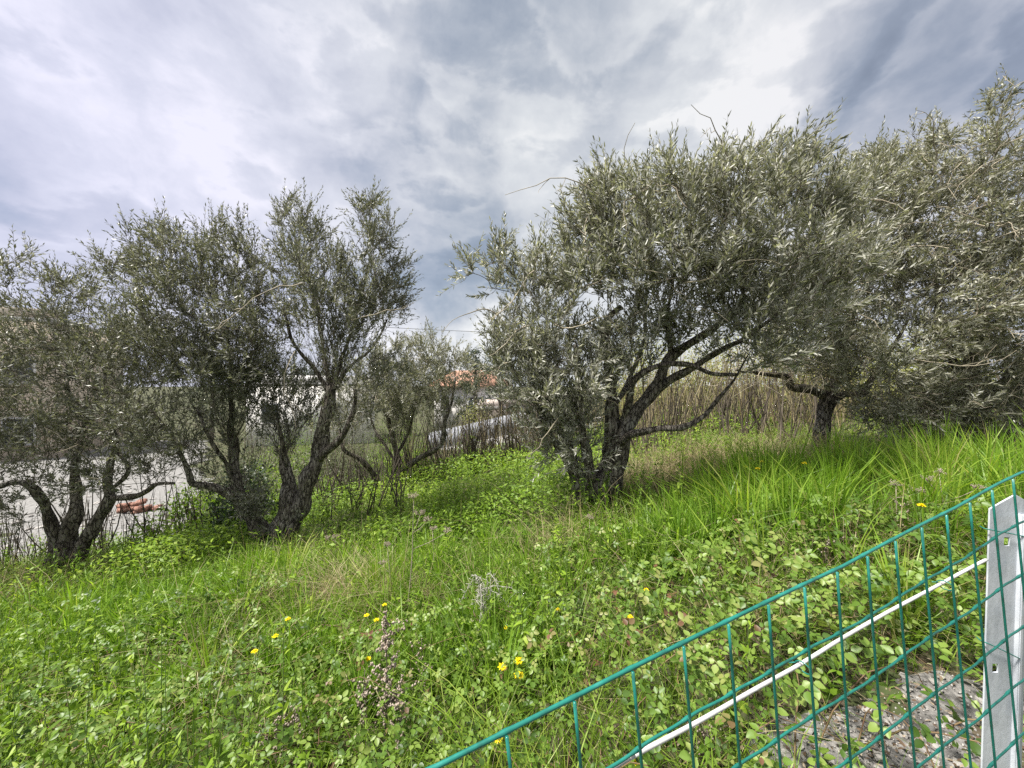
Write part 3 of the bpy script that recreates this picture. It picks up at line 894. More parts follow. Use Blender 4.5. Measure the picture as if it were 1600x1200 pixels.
# the big leaning tree right of the middle
dC = 3.6
olive('olive_tree', 'large silvery olive leaning right from a cluster of trunks, beside the gap', (930, 785, dC),
      [dict(p=[(938, 800, dC, .19), (940, 775, dC, .175), (948, 745, dC, .135), (955, 715, dC, .10), (957, 683, dC, .085), (956, 640, dC, .07), (951, 575, dC - .03, .052), (947, 530, dC - .05, .046), (946, 508, dC - .05, .042), (956, 490, dC - .06, .034), (972, 478, dC - .08, .026)], root=1, s=16, g=.22, **{'from': .75}),
       dict(p=[(956, 770, dC - .02, .11), (966, 725, dC - .03, .10), (974, 674, dC - .04, .092), (997, 637, dC - .06, .082), (1024, 606, dC - .08, .07), (1040, 572, dC - .1, .058), (1062, 548, dC - .12, .052), (1097, 527, dC - .18, .042), (1135, 502, dC - .25, .033), (1156, 480, dC - .3, .026), (1162, 435, dC - .35, .018), (1175, 380, dC - .4, .011)], s=12, g=.18, **{'from': .5}),
       dict(p=[(1018, 612, dC - .08, .055), (1045, 594, dC - .15, .046), (1068, 582, dC - .2, .04), (1118, 554, dC - .35, .032), (1170, 525, dC - .5, .022), (1230, 480, dC - .6, .013)], **{'from': .5}),
       dict(p=[(972, 670, dC, .05), (980, 628, dC - .15, .042), (993, 592, dC - .25, .036), (1030, 571, dC - .35, .031), (1072, 570, dC - .45, .027), (1112, 585, dC - .5, .022), (1150, 582, dC - .55, .016)], **{'from': .55}),
       dict(p=[(966, 690, dC - .1, .05), (985, 679, dC - .2, .042), (1012, 673, dC - .3, .037), (1050, 671, dC - .38, .033), (1074, 665, dC - .42, .031), (1098, 650, dC - .45, .026), (1130, 615, dC - .5, .017), (1150, 588, dC - .5, .010), (1168, 556, dC - .5, .006), (1188, 530, dC - .5, .003)], sprout=False),
       dict(p=[(916, 790, dC + .02, .11), (908, 755, dC + .02, .095), (895, 725, dC + .03, .08), (886, 683, dC + .05, .06), (866, 662, dC + .05, .048), (845, 650, dC + .05, .04), (836, 590, dC + .1, .028), (830, 520, dC + .1, .016)], s=12, g=.2, **{'from': .45}),
       dict(p=[(926, 780, dC - .05, .08), (920, 730, dC - .1, .065), (912, 680, dC - .12, .05), (905, 620, dC - .15, .034), (895, 540, dC - .2, .02)], **{'from': .4}),
       dict(p=[(905, 750, dC + .1, .06), (882, 715, dC + .2, .045), (862, 680, dC + .25, .03), (850, 620, dC + .3, .018)], **{'from': .35}),
       dict(p=[(1050, 556, dC - .1, .03), (1042, 500, dC - .1, .022), (1050, 430, dC - .15, .015), (1040, 350, dC - .2, .009)], **{'from': .3}),
       dict(p=[(956, 640, dC, .035), (985, 590, dC + .15, .028), (1005, 530, dC + .2, .02), (1010, 450, dC + .2, .012)], **{'from': .4}),
       dict(p=[(845, 648, dC, .02), (815, 560, dC - .05, .012), (788, 505, dC - .1, .009), (762, 483, dC - .15, .007), (735, 489, dC - .2, .0055), (708, 500, dC - .22, .004), (690, 520, dC - .25, .002)], m=M['pale_twig'], s=6, sprout=False)],
      [(955, 315, dC - .2, 58, 40, .45), (1045, 302, dC - .2, 52, 42, .45), (1140, 292, dC - .3, 62, 42, .5), (1212, 272, dC - .3, 48, 38, .4), (925, 362, dC - .2, 46, 52, .45), (1000, 360, dC - .3, 95, 62, .65),
       (1120, 350, dC - .4, 105, 70, .7), (985, 430, dC - .5, 110, 40, .6), (1190, 430, dC - .5, 85, 75, .6), (860, 440, dC, 58, 50, .45), (795, 440, dC, 46, 42, .35), (733, 420, dC - .05, 14, 26, .12), (775, 400, dC, 18, 26, .15),
       (850, 530, dC, 80, 62, .55), (815, 590, dC + .05, 55, 62, .4), (890, 610, dC - .15, 62, 62, .45), (890, 665, dC - .12, 40, 40, .28), (935, 560, dC - .1, 46, 60, .4), (1250, 312, dC - .2, 50, 42, .4), (838, 665, dC, 26, 34, .2),
       (1100, 440, dC - .5, 70, 40, .5), (1230, 505, dC - .6, 70, 42, .45), (1160, 520, dC - .55, 60, 30, .4), (1290, 430, dC - .4, 60, 60, .5), (1300, 340, dC - .2, 50, 45, .4), (870, 700, dC + .1, 38, 36, .25), (905, 700, dC - .12, 40, 44, .25), (985, 520, dC - .3, 60, 40, .35), (790, 540, dC, 34, 50, .3), (1130, 548, dC - .5, 48, 20, .3), (1075, 505, dC - .3, 55, 28, .35), (1205, 555, dC - .6, 50, 22, .3)],
      1900, 5400, M['olive'], (.053, .0108), 10, seed=14, bare=.65, up=.55, dead=30, fans=[(886, 683, dC, 14, .4, .9, -.1, 0), (845, 650, dC, 10, .4, .9, 0, 0), (993, 592, dC - .25, 10, .3, .8, 0, 0), (1060, 548, dC - .12, 10, .3, .8, 0, 0), (955, 640, dC, 8, .3, .7, 0, 0), (1130, 505, dC - .25, 7, .3, .6, 0, 0)])

# the dark tree under the big crown, right
dD = 4.6
olive('olive_tree', 'low olive with a dark crooked trunk and tangled crown behind the tall grass', (1283, 690, dD),
      [dict(p=[(1281, 705, dD, .11), (1282, 680, dD, .10), (1286, 650, dD, .095), (1291, 622, dD, .095), (1303, 600, dD, .07), (1312, 570, dD, .05), (1330, 520, dD, .03), (1340, 450, dD, .018)], root=1, s=14, g=.22, **{'from': .6}),
       dict(p=[(1293, 620, dD, .075), (1272, 611, dD - .03, .065), (1250, 608, dD - .05, .06), (1236, 605, dD - .06, .056), (1228, 588, dD - .08, .048), (1200, 586, dD - .12, .036), (1175, 580, dD - .2, .026), (1150, 579, dD - .3, .017)], **{'from': .6}),
       dict(p=[(1294, 628, dD, .07), (1320, 616, dD - .1, .058), (1345, 616, dD - .2, .048), (1362, 592, dD - .25, .038), (1385, 560, dD - .3, .026), (1420, 500, dD - .4, .015)], **{'from': .5}),
       dict(p=[(1340, 640, dD - .35, .016), (1325, 612, dD - .45, .015), (1300, 588, dD - .55, .0135), (1262, 572, dD - .65, .012), (1222, 565, dD - .75, .008), (1190, 575, dD - .8, .004)], m=M['pale_twig'], s=6, sprout=False),
       dict(p=[(1352, 645, dD - .4, .013), (1330, 605, dD - .5, .012), (1300, 575, dD - .6, .011), (1250, 560, dD - .75, .008), (1205, 562, dD - .85, .004)], m=M['pale_twig'], s=6, sprout=False)],
      [(1320, 330, dD, 70, 55, .6), (1285, 420, dD - .2, 75, 70, .6), (1380, 330, dD, 75, 70, .6), (1390, 420, dD - .2, 95, 80, .7), (1430, 510, dD - .4, 100, 70, .7), (1290, 520, dD - .3, 75, 45, .5),
       (1360, 570, dD - .5, 90, 38, .5), (1440, 620, dD - .4, 75, 45, .5), (1380, 648, dD - .5, 55, 26, .35), (1410, 245, dD + .2, 55, 36, .4), (1350, 275, dD + .1, 60, 38, .45), (1230, 490, dD - .4, 60, 50, .5), (1210, 565, dD - .5, 55, 24, .35), (1290, 585, dD - .5, 50, 20, .3)],
      1200, 3500, M['olive_light'], (.056, .0135), 10, seed=15, templ=T_KITE, up=.25, dead=70, fans=[(1303, 600, dD, 10, .4, .9, .1, 0), (1228, 590, dD, 8, .3, .7, -.1, 0), (1360, 595, dD - .25, 8, .4, .8, .1, 0)])

# the tall dense tree at the right edge
dF = 4.3
olive('olive_tree', 'tall dense olive filling the right edge, tangled pale twigs over shade', (1520, 690, dF),
      [dict(p=[(1516, 705, dF, .12), (1512, 670, dF, .105), (1505, 630, dF, .09), (1515, 580, dF, .075), (1530, 500, dF, .055), (1540, 400, dF, .036), (1550, 300, dF, .02), (1562, 210, dF, .01)], root=1, s=12, **{'from': .45}),
       dict(p=[(1512, 650, dF, .06), (1560, 600, dF - .1, .05), (1610, 540, dF - .2, .036), (1650, 450, dF - .2, .022)], **{'from': .4}),
       dict(p=[(1514, 600, dF, .05), (1480, 540, dF - .1, .04), (1465, 460, dF - .1, .027), (1470, 360, dF, .015)], **{'from': .4}),
       dict(p=[(1590, 700, dF + .3, .09), (1585, 640, dF + .3, .075), (1600, 560, dF + .3, .05), (1640, 460, dF + .3, .03)], **{'from': .5})],
      [(1500, 290, dF, 95, 70, .7), (1590, 255, dF, 85, 60, .7), (1562, 165, dF, 18, 34, .16), (1480, 225, dF + .1, 46, 26, .3), (1600, 360, dF - .2, 100, 90, .8), (1500, 400, dF - .1, 80, 80, .7),
       (1560, 480, dF - .3, 100, 80, .8), (1640, 560, dF - .3, 100, 90, .8), (1540, 590, dF - .2, 80, 55, .6), (1690, 380, dF, 90, 140, .8), (1480, 620, dF + .1, 60, 40, .4), (1560, 655, dF - .2, 85, 32, .5), (1450, 655, dF - .1, 70, 26, .4), (1640, 680, dF - .2, 80, 40, .5)],
      1500, 4100, M['olive_light'], (.054, .0130), 10, seed=16, templ=T_KITE, up=.2, dead=120)

# ================================================================== background buildings
def house(name, label, cx, cy, gz, w, dpt, h, mat, roof, windows, rotz=0.0, roof_h=1.4, flat=False):
    t = root(name, (cx, cy, gz), label, 'house')
    t.rotation_euler = (0, 0, rotz)
    inv = None

    def part(nm, mb, mt, parent=t):
        o = link(nm, mb.mesh(nm), mt)
        o.parent = parent
        return o
    part('wall', MB().box((0, 0, h / 2), (w, dpt, h)), mat)
    if flat:
        rf = part('roof', MB().box((0, 0, h + .12), (w + .5, dpt + .5, .24)), roof)
        part('parapet', MB().box((0, -dpt / 2 + .1, h + .5), (w, .2, .5)), mat, rf)
    else:
        mb = MB()
        hw, hd = w / 2 + .5, dpt / 2 + .5
        v = np.array([(-hw, -hd, h), (hw, -hd, h), (hw, hd, h), (-hw, hd, h), (-hw + 1.2, 0, h + roof_h), (hw - 1.2, 0, h + roof_h),
                      (-hw, -hd, h - .15), (hw, -hd, h - .15), (hw, hd, h - .15), (-hw, hd, h - .15)])
        fq = [(0, 1, 5), (0, 5, 4), (2, 3, 4), (2, 4, 5), (1, 2, 5), (3, 0, 4), (6, 7, 1), (6, 1, 0), (7, 8, 2), (7, 2, 1), (8, 9, 3), (8, 3, 2), (9, 6, 0), (9, 0, 3), (6, 9, 8), (6, 8, 7)]
        mb.add(v, fq)
        rf = part('roof', mb, roof)
        part('chimney', MB().box((w * .2, .4, h + roof_h), (.6, .6, 1.3)), mat, rf)
    for (wx, wz, ww, wh) in windows:
        fo = part('window', MB().box((wx, -dpt / 2 - .03, wz), (ww, .10, wh)), M['white'])
        part('pane', MB().box((wx, -dpt / 2 - .075, wz), (ww - .16, .03, wh - .16)), M['pane'], fo)
        part('sill', MB().box((wx, -dpt / 2 - .12, wz - wh / 2 - .04), (ww + .2, .24, .08)), M['concrete'], fo)
    return t


hz = lambda x, y: float(ground(x, y)[0])
hx, hy = (765 - 800) / F * 36, 36.0
house('house', 'white house with red tiled roof seen through the gap', hx - 1.9, hy + 3, hz(hx, hy) - .1, 5.4, 6, 4.6, M['house_white'], M['tile'],
      [(-1.5, 2.9, 1.1, 1.3), (1.4, 2.9, 1.1, 1.3)], R(-18), 1.5)
house('house', 'low pink-white house with flat roof and dark porch in the gap', hx + 3.0, hy - 4, hz(hx, hy) - .2, 7.5, 6, 2.9, M['house_pink'], M['concrete'],
      [(-1.9, 1.5, 1.4, 1.9), (.6, 1.6, 1.8, 1.5), (2.6, 1.4, .9, 1.9)], R(8), flat=True)
house('house', 'long beige building at the left edge behind the dark olive', -31.5, 22, hz(-31.5, 22) - .2, 11, 9, 7.7, M['house_beige'], M['concrete'],
      [(x, z, 1.2, 1.4) for x in (-4, -1.3, 1.3, 4) for z in (2.0, 5.2)], R(30), flat=True)
house('house', 'pale house hidden behind the two-trunked pollarded olive', -15, 30, hz(-15, 30) - .2, 8, 7, 4.4, M['house_white'], M['concrete'],
      [(x, z, 1.1, 1.3) for x in (-2.6, 1.2) for z in (2.6,)], R(20), flat=True)
# paling fence on the ramp below the houses
pf = root('paling_fence', P(745, 690, 24), 'grey-white paling fence climbing the ramp below the houses', 'fence')
pk = MB().box((0, 0, 0), (.20, .035, 1.15)).mesh('paling')
a0, a1 = P(672, 690, 25), P(868, 648, 21)
for i in range(34):
    tt = i / 33
    q = a0 * (1 - tt) + a1 * tt
    o = link('paling', pk, M['picket'], pf)
    o.location = tuple(q)
    o.rotation_euler = (0, 0, math.atan2(a1[1] - a0[1], a1[0] - a0[0]))
for dz in (-.3, .3):
    MB().tube([a0 + (0, .05, dz), a1 + (0, .05, dz)], .03, 4).build('rail', M['picket'], pf)
# retaining wall carrying the ramp
wq = []
for tt in np.linspace(-.15, 1.3, 12):
    q = a0 * (1 - tt) + a1 * tt
    wq.append(q)
wq = np.array(wq)
mb = MB()
nrm2 = unit(np.array([-(a1 - a0)[1], (a1 - a0)[0], 0]))
top = wq + (0, 0, -.58)
bot = wq.copy(); bot[:, 2] = ground(wq[:, 0], wq[:, 1]) - .3
ring = np.stack([top - nrm2 * .15, top + nrm2 * .15, bot + nrm2 * .15, bot - nrm2 * .15], 1).reshape(-1, 3)
ff = []
for i in range(len(wq) - 1):
    for j in range(4):
        a_, b_ = i * 4 + j, i * 4 + (j + 1) % 4
        ff += [(a_, b_, b_ + 4), (a_, b_ + 4, a_ + 4)]
ff += [(0, 2, 1), (0, 3, 2)]
mb.add(ring, ff)
mb.build('retaining_wall', M['concrete'], label='pale concrete retaining wall under the paling fence', cat='wall')

# overhead cable
ca, cb = P(150, 480, 22), P(1340, 520, 30)
tt = np.linspace(0, 1, 24)[:, None]
cab = ca * (1 - tt) + cb * tt; cab[:, 2] -= .8 * np.sin(tt[:, 0] * math.pi)
MB().tube(cab, .014, 5).build('overhead_cable', M['cable'], label='thin dark overhead cable crossing the gap of sky', cat='cable')


# far evergreen trees
def far_tree(px, py_top, py_base, dd, wpx, label, seed):
    r2 = np.random.default_rng(seed)
    b = P(px, py_base, dd); b[2] = hz(b[0], b[1])
    ztop = CAM_Z + (600 - py_top) / F * dd
    H = ztop - b[2]
    wr = wpx / F * dd / 2
    t = root('evergreen_tree', b, label, 'tree', 'evergreen trees behind the houses')
    tr = [b + (0, 0, -.2), b + (r2.normal() * .1, 0, H * .4), b + (r2.normal() * .15, 0, H * .93)]
    v, f = fat_tube(catmull(tr, .5), np.linspace(.2, .03, len(catmull(tr, .5))), 8, .1, seed)
    link('trunk', mesh('trunk', v, f, None, True), M['bark'], t)
    n = 60
    cz = r2.uniform(.22, 1.0, n)
    prof = np.sin(np.clip((1.04 - cz) / .84, 0, 1) ** .7 * math.pi * .62) + .05
    an = r2.uniform(0, 6.28, n); rr = np.sqrt(r2.random(n)) * prof * wr
    cc = b + np.stack([np.cos(an) * rr, np.sin(an) * rr, cz * H], 1)
    m = 90
    pp = (cc[:, None, :] + r2.normal(size=(n, m, 3)) * wr * np.array([.15, .15, .12])).reshape(-1, 3)
    dirs = unit(r2.normal(size=(n * m, 3)) + np.array([0, 0, .6]))
    v, f = leaves(pp, dirs, r2.normal(size=(n * m, 3)), r2.uniform(.12, .24, n * m), r2.uniform(.04, .08, n * m), T_KITE)
    rn = np.clip(r2.random(n * m) * .6 + np.repeat(r2.random(n), m) * .4, 0, 1)
    cr = link('crown', mesh('crown', v, f, {'rnd': np.repeat(rn, 4)}), M['far_leaf'], t, kind='stuff')
    mb = MB()
    for i in range(0, n, 2):
        base = b + (0, 0, max(.15, cz[i] - .12) * H)
        mb.tube([base, (base + cc[i]) / 2 + (0, 0, .1), cc[i]], [.05, .03, .012], 4)
    mb.build('limb', M['twig'], t)


far_tree(742, 548, 690, 30, 62, 'dark evergreen tree rising in the middle of the gap above the houses', 1)
far_tree(781, 540, 690, 28, 58, 'dark evergreen beside the leaning olive, over the porch house', 2)
far_tree(690, 560, 690, 40, 50, 'dark evergreen behind the red tiled roof', 3)
far_tree(640, 570, 700, 34, 70, 'dark evergreen behind the small many-stemmed olive', 4)
far_tree(480, 575, 700, 34, 80, 'dark evergreen behind the pollarded olive', 5)
far_tree(330, 560, 700, 30, 90, 'dark evergreen between the pollarded olive and the beige building', 6)
far_tree(1330, 560, 640, 30, 120, 'dark evergreen behind the low crooked olive', 8)


# yellow-green shrubs behind the right-hand trees and in front of the porch
def shrub(name, label, c, rx, ry, rz, n, mat, lsz, seed, group=None, cat='shrub', stems=14):
    r2 = np.random.default_rng(seed)
    c = np.asarray(c, float)
    t = root(name, c, label, cat, group)
    ncl = 70
    u = unit(r2.normal(size=(ncl, 3))) * (r2.random((ncl, 1)) ** .4); u[:, 2] = np.abs(u[:, 2])
    cc = c + u * np.array([rx, ry, rz])
    k = n // ncl
    pp = (cc[:, None, :] + r2.normal(size=(ncl, k, 3)) * np.array([rx, ry, rz]) * .13).reshape(-1, 3)
    pp[:, 2] = np.maximum(pp[:, 2], c[2] + .03)
    dirs = unit(r2.normal(size=pp.shape) + np.array([0, 0, .5]))
    v, f = leaves(pp, dirs, r2.normal(size=pp.shape) + np.array([0, -.3, .8]), r2.uniform(.7, 1.3, len(pp)) * lsz, r2.uniform(.3, .5, len(pp)) * lsz, T_KITE)
    rn = np.clip(r2.random(len(pp)) * .7 + np.repeat(r2.random(ncl), k) * .3, 0, 1)
    link('foliage', mesh('foliage', v, f, {'rnd': np.repeat(rn, 4)}), mat, t, kind='stuff')
    mb = MB()
    for i in range(stems):
        e = cc[i]
        s_ = c + np.array([(e[0] - c[0]) * .35, (e[1] - c[1]) * .35, -.08])
        mb.tube(catmull([s_, (s_ + e) / 2 + r2.normal(size=3) * .08, e], .25), .012, 4)
    mb.build('stems', M['sapling'], t, kind='stuff')
    return t


c = P(752, 655, 27); c[2] = hz(c[0], c[1])
shrub('garden_bush', 'rounded yellow-green bush in front of the porch behind the paling fence', c, 2.0, 1.2, 2.9, 4500, M['hedge'], .13, 21)
for i, (px, dd, rx, rz, lab) in enumerate((
        (1010, 8.6, .9, 1.9, 'yellow-green shrub just right of the leaning olive trunks'),
        (1120, 8.2, 1.0, 2.1, 'yellow-green shrub under the long limb of the leaning olive'),
        (1225, 7.8, 1.0, 2.1, 'yellow-green shrub left of the crooked dark trunk'),
        (1340, 7.6, 1.1, 2.0, 'yellow-green shrub behind the crooked dark trunk'),
        (1460, 7.2, 1.2, 1.6, 'yellow-green shrub in the shade of the tall right-hand olive'))):
    x, y = (px - 800) / F * dd, dd
    shrub('shrub', lab, (x, y, hz(x, y)), rx, .7, rz, 9000, M['hedge'], .055, 30 + i, 'yellow-green shrubs behind the olives')

for i, (px, dd, rx, rz, n_, mt, lab) in enumerate((
        (300, 5.0, .55, .75, 4200, 'under', 'dark green bush at the edge of the gravel yard, right of the far-left olive'),
        (390, 4.75, .45, .95, 4200, 'ivy', 'dark ivy-like bush crowding the left trunk of the pollarded olive'),
        (470, 7.6, .9, 1.5, 5600, 'scrub', 'grey-green scrub seen between the pollarded trunks'),
        (360, 8.2, 1.0, 1.7, 5600, 'scrub', 'grey-green scrub behind the upright limb of the pollarded olive'),
        (545, 8.4, 1.0, 1.5, 5600, 'scrub', 'grey-green scrub left of the small many-stemmed olive'),
        (445, 11.0, 1.3, 1.5, 5600, 'under', 'green thicket far down the slope seen under the fork of the pollarded olive'),
        (525, 12.5, 1.4, 1.7, 5600, 'scrub', 'grey-green thicket far down the slope right of the pollarded trunk'),
        (590, 11.0, 1.2, 1.3, 5600, 'under', 'green thicket far down the slope left of the small olive trunk'),
        (665, 12.0, 1.2, 1.3, 5600, 'scrub', 'grey-green thicket far down the slope right of the small olive trunk'),
        (380, 12.5, 1.5, 1.8, 5600, 'scrub', 'grey-green thicket at the back edge of the gravel yard'),
        (410, 15.5, 1.9, 2.3, 5600, 'scrub', 'grey-green bank of scrub below the pale house, at its left corner'),
        (480, 16.5, 1.9, 2.2, 5600, 'under', 'green bank of scrub below the pale house, at its right corner'),
        (555, 16.0, 1.9, 2.3, 5600, 'scrub', 'grey-green bank of scrub far behind the arching limb of the small olive'),
        (625, 17.0, 1.9, 2.0, 5600, 'under', 'green bank of scrub far behind the small olive trunk'),
        (430, 6.4, .7, .8, 4200, 'under', 'green bush low behind the forked pollarded trunks'),
        (500, 7.0, .7, .75, 4200, 'under', 'green bush low behind the right-hand pollarded trunk'),
        (640, 9.4, 1.0, 1.25, 5600, 'under', 'green shrub behind the small many-stemmed olive'),
        (735, 9.0, .55, .8, 3000, 'under', 'bright green shrub at the foot of the thicket in the gap'),
        (860, 8.8, 1.0, 1.7, 5600, 'scrub', 'grey-green scrub behind the leaning olive trunks'),
        (950, 9.6, 1.0, 2.2, 5600, 'scrub', 'tall grey-green scrub behind the middle of the leaning olive'),
        (1600, 6.6, 1.1, 1.7, 5600, 'scrub', 'grey-green scrub in the shade at the right edge'))):
    x, y = (px - 800) / F * dd, dd
    shrub('shrub', lab, (x, y, hz(x, y)), rx, .6, rz, n_, M[mt], .055, 60 + i, 'shrubs behind the olives', stems=30)

# ------------------------------------------------------------------ thin bare saplings
def sapling(px, dd, h, seed, label, group, sprout=3):
    r2 = np.random.default_rng(seed)
    x, y = (px - 800) / F * dd, dd
    b = np.array([x, y, hz(x, y) - .03])
    t = root('sapling', b, label, 'sapling', group)
    mb = MB()
    for k in range(sprout):
        top = b + np.array([r2.normal() * .24 * h, r2.normal() * .2 * h, h * r2.uniform(.75, 1.05)])
        q = catmull([b + r2.normal(size=3) * np.array([.05, .05, 0]), (b + top) / 2 + r2.normal(size=3) * .05, top], .15)
        mb.tube(q, np.linspace(.0115, .003, len(q)) * r2.uniform(.7, 1.25), 5)
        for j in range(2, len(q) - 1):
            if r2.random() < .6:
                e = q[j] + np.array([r2.normal() * .10, r2.normal() * .10, r2.uniform(.06, .22)])
                mb.tube([q[j], (q[j] + e) / 2 + (0, 0, -.01), e], [.0028, .002, .001], 3)
    mb.build('stem', M['sapling'], t)


r3 = np.random.default_rng(5)
LB1 = 'thin bare brown sapling in the thicket below the houses'
for i in range(90):
    sapling(r3.uniform(640, 880), r3.uniform(6.3, 8.6), r3.uniform(.8, 1.45), 100 + i, LB1, 'bare saplings in the gap', 2)
LB2 = 'thin bare brown sapling in front of the yellow-green shrubs'
for i in range(46):
    sapling(r3.uniform(990, 1290), r3.uniform(5.2, 7.2), r3.uniform(.6, 1.8), 200 + i, LB2, 'bare saplings by the shrubs', 3)
LB3 = 'thin bare sapling among the undergrowth behind the pollarded olive'
for i in range(26):
    sapling(r3.uniform(490, 640), r3.uniform(4.6, 6.2), r3.uniform(.6, 1.2), 300 + i, LB3, 'bare saplings behind the pollarded olive', 2)
LB4 = 'thin bare sapling at the edge of the white gravel yard'
for i in range(14):
    sapling(r3.uniform(20, 330), r3.uniform(4.7, 5.6), r3.uniform(.7, 1.3), 400 + i, LB4, 'bare saplings by the gravel yard', 2)

mb = MB()
for (x0_, x1_, d0_, d1_, cnt_, h0_, h1_) in ((500, 900, 6.2, 9.5, 420, .5, 1.25), (980, 1300, 5.3, 7.6, 170, .4, 1.2), (250, 520, 5.2, 8.0, 160, .4, 1.1), (1300, 1620, 5.6, 7.0, 120, .4, 1.0), (-40, 330, 4.4, 5.4, 130, .3, 1.1)):
    for _ in range(cnt_):
        dd = r3.uniform(d0_, d1_); x = (r3.uniform(x0_, x1_) - 800) / F * dd
        if not keep_field(np.array([x]), np.array([dd]))[0]:
            continue
        b = np.array([x, dd, hz(x, dd) - .02]); hh = r3.uniform(h0_, h1_)
        e = b + np.array([r3.normal() * .16 * hh, r3.normal() * .16 * hh, hh])
        m_ = (b + e) / 2 + r3.normal(size=3) * .03
        mb.tube([b, m_, e], [.0065, .0048, .002], 4, r3.random(), cap=False)
        for _k in range(2):
            u_ = r3.uniform(.35, .9); q = b * (1 - u_) + e * u_
            mb.tube([q, q + np.array([r3.normal() * .09, r3.normal() * .09, r3.uniform(.08, .22)])], [.0026, .0012], 3, cap=False)
mb2 = MB()
for _ in range(620):
    dd = r3.uniform(6.0, 8.4); x = (r3.uniform(975, 1330) - 800) / F * dd
    b = np.array([x, dd, hz(x, dd) - .02]); hh = r3.uniform(.5, 1.75)
    e = b + np.array([r3.normal() * .2 * hh, r3.normal() * .2 * hh, hh])
    mb2.tube([b, (b + e) / 2 + r3.normal(size=3) * .05, e], [.0055, .0045, .002], 4, r3.random(), cap=False)
for _ in range(320):
    dd = r3.uniform(6.4, 9.0); x = (r3.uniform(620, 985) - 800) / F * dd
    b = np.array([x, dd, hz(x, dd) - .02]); hh = r3.uniform(.4, 1.25)
    e = b + np.array([r3.normal() * .2 * hh, r3.normal() * .2 * hh, hh])
    mb2.tube([b, (b + e) / 2 + r3.normal(size=3) * .05, e], [.0055, .0045, .002], 4, .5 * r3.random(), cap=False)
mb2.build('dry_canes', M['dry'], kind='stuff', label='straw-coloured dry canes standing among the yellow-green shrubs', cat='canes')
mb.build('bare_thicket', M['sapling'], kind='stuff', label='band of thin bare brown stems standing behind and between the olives', cat='thicket')

# heap of orange bricks on the yard
bx = hit(216, 800, 0, 5)
bp_ = root('brick_heap', bx, 'low heap of orange-red bricks on the white gravel beyond the far-left olive', 'bricks')
bm_ = MB().box((0, 0, 0), (.25, .12, .08)).mesh('brick')
for i in range(30):
    o = link('brick', bm_, M['brick'], bp_)
    lay = i // 12
    o.location = (bx[0] + r3.uniform(-.42, .42) * (1 - .2 * lay), bx[1] + r3.uniform(-.2, .2), bx[2] + .06 + lay * .085)
    o.rotation_euler = (r3.normal() * .08, r3.normal() * .08, r3.uniform(0, 3.1))

# ================================================================== ground cover
def domain(n, y0=.85, y1=9.0, pw=1.0, xl=1.52, margin=1.1):
    """random spots in the field, denser near the camera"""
    u = rng.random(n)
    e = 2 - pw
    y = (y0 ** e + u * (y1 ** e - y0 ** e)) ** (1 / e)
    x = rng.uniform(-1, 1, n) * (xl * y + margin)
    return x, y


def blades(x, y, h, w, lean, mat, name, label, segs=3, rbias=0.0, dirang=None, curl=.5, cat_kind='stuff', zoff=0.0):
    n = len(x)
    z = ground(x, y) - .01 + zoff
    a = rng.uniform(0, 6.28, n) if dirang is None else dirang
    ld = np.stack([np.cos(a), np.sin(a), np.zeros(n)], 1)
    fa = rng.uniform(0, 6.28, n)
    wd = np.stack([np.cos(fa), np.sin(fa), np.zeros(n)], 1)
    t = np.linspace(0, 1, segs + 1)
    base = np.stack([x, y, z], 1)
    out = lean[:, None] * h[:, None] * (t[None] ** 1.6) * (1 + curl * t[None])
    zz_ = h[:, None] * (t[None] - .32 * np.clip(lean, 0, 1.4)[:, None] * t[None] ** 2.4)
    c = base[:, None, :] + ld[:, None, :] * out[:, :, None]
    c[:, :, 2] += zz_
    wt = np.array([.75, 1.0, .72, .42][:segs]) if segs == 3 else np.linspace(.9, .6, segs)
    L = c[:, :segs] - wd[:, None, :] * (w[:, None] * wt[None] * .5)[:, :, None]
    Rr = c[:, :segs] + wd[:, None, :] * (w[:, None] * wt[None] * .5)[:, :, None]
    v = np.concatenate([np.stack([L, Rr], 2).reshape(n, segs * 2, 3), c[:, segs:segs + 1]], 1)
    f = []
    for i in range(segs - 1):
        f += [(2 * i, 2 * i + 1, 2 * i + 3), (2 * i, 2 * i + 3, 2 * i + 2)]
    f += [(2 * segs - 2, 2 * segs - 1, 2 * segs)]
    k = segs * 2 + 1
    ff = np.array(f)[None] + (np.arange(n) * k)[:, None, None]
    patch = vnoise(x, y, 2.2, 8)
    rn = np.clip(.55 * rng.random(n) + .45 * patch + rbias, 0, 1)
    return link(name, mesh(name, v.reshape(-1, 3), ff.reshape(-1, 3), {'rnd': np.repeat(rn, k)}), mat, kind=cat_kind, label=label, cat='grass')


def gauss_patches(px_list, n, spread):
    """spots round the ground seen at the given pixels"""
    cs = np.array([hit(a, b)[:2] for a, b, *_ in px_list])
    sp = np.array([q[2] if len(q) > 2 else spread for q in px_list])
    wt = np.array([q[3] if len(q) > 3 else 1.0 for q in px_list]); wt = wt / wt.sum()
    i = rng.choice(len(cs), n, p=wt)
    return cs[i, 0] + rng.normal(size=n) * sp[i], cs[i, 1] + rng.normal(size=n) * sp[i] * .7


# weights of bramble over grass
BR = [(60, 1160, .45), (250, 1160, .5), (430, 1150, .4), (600, 1180, .35), (950, 1010, .4), (1060, 930, .4), (1150, 1010, .35), (1000, 1150, .35), (1300, 1040, .3),
      (1450, 1010, .35), (1230, 1110, .25), (900, 960, .3), (1180, 880, .3), (1420, 900, .35), (1050, 1080, .3), (120, 1060, .45), (700, 1170, .3)]
_bc = np.array([list(hit(a, b)[:2]) + [s] for a, b, s in BR])


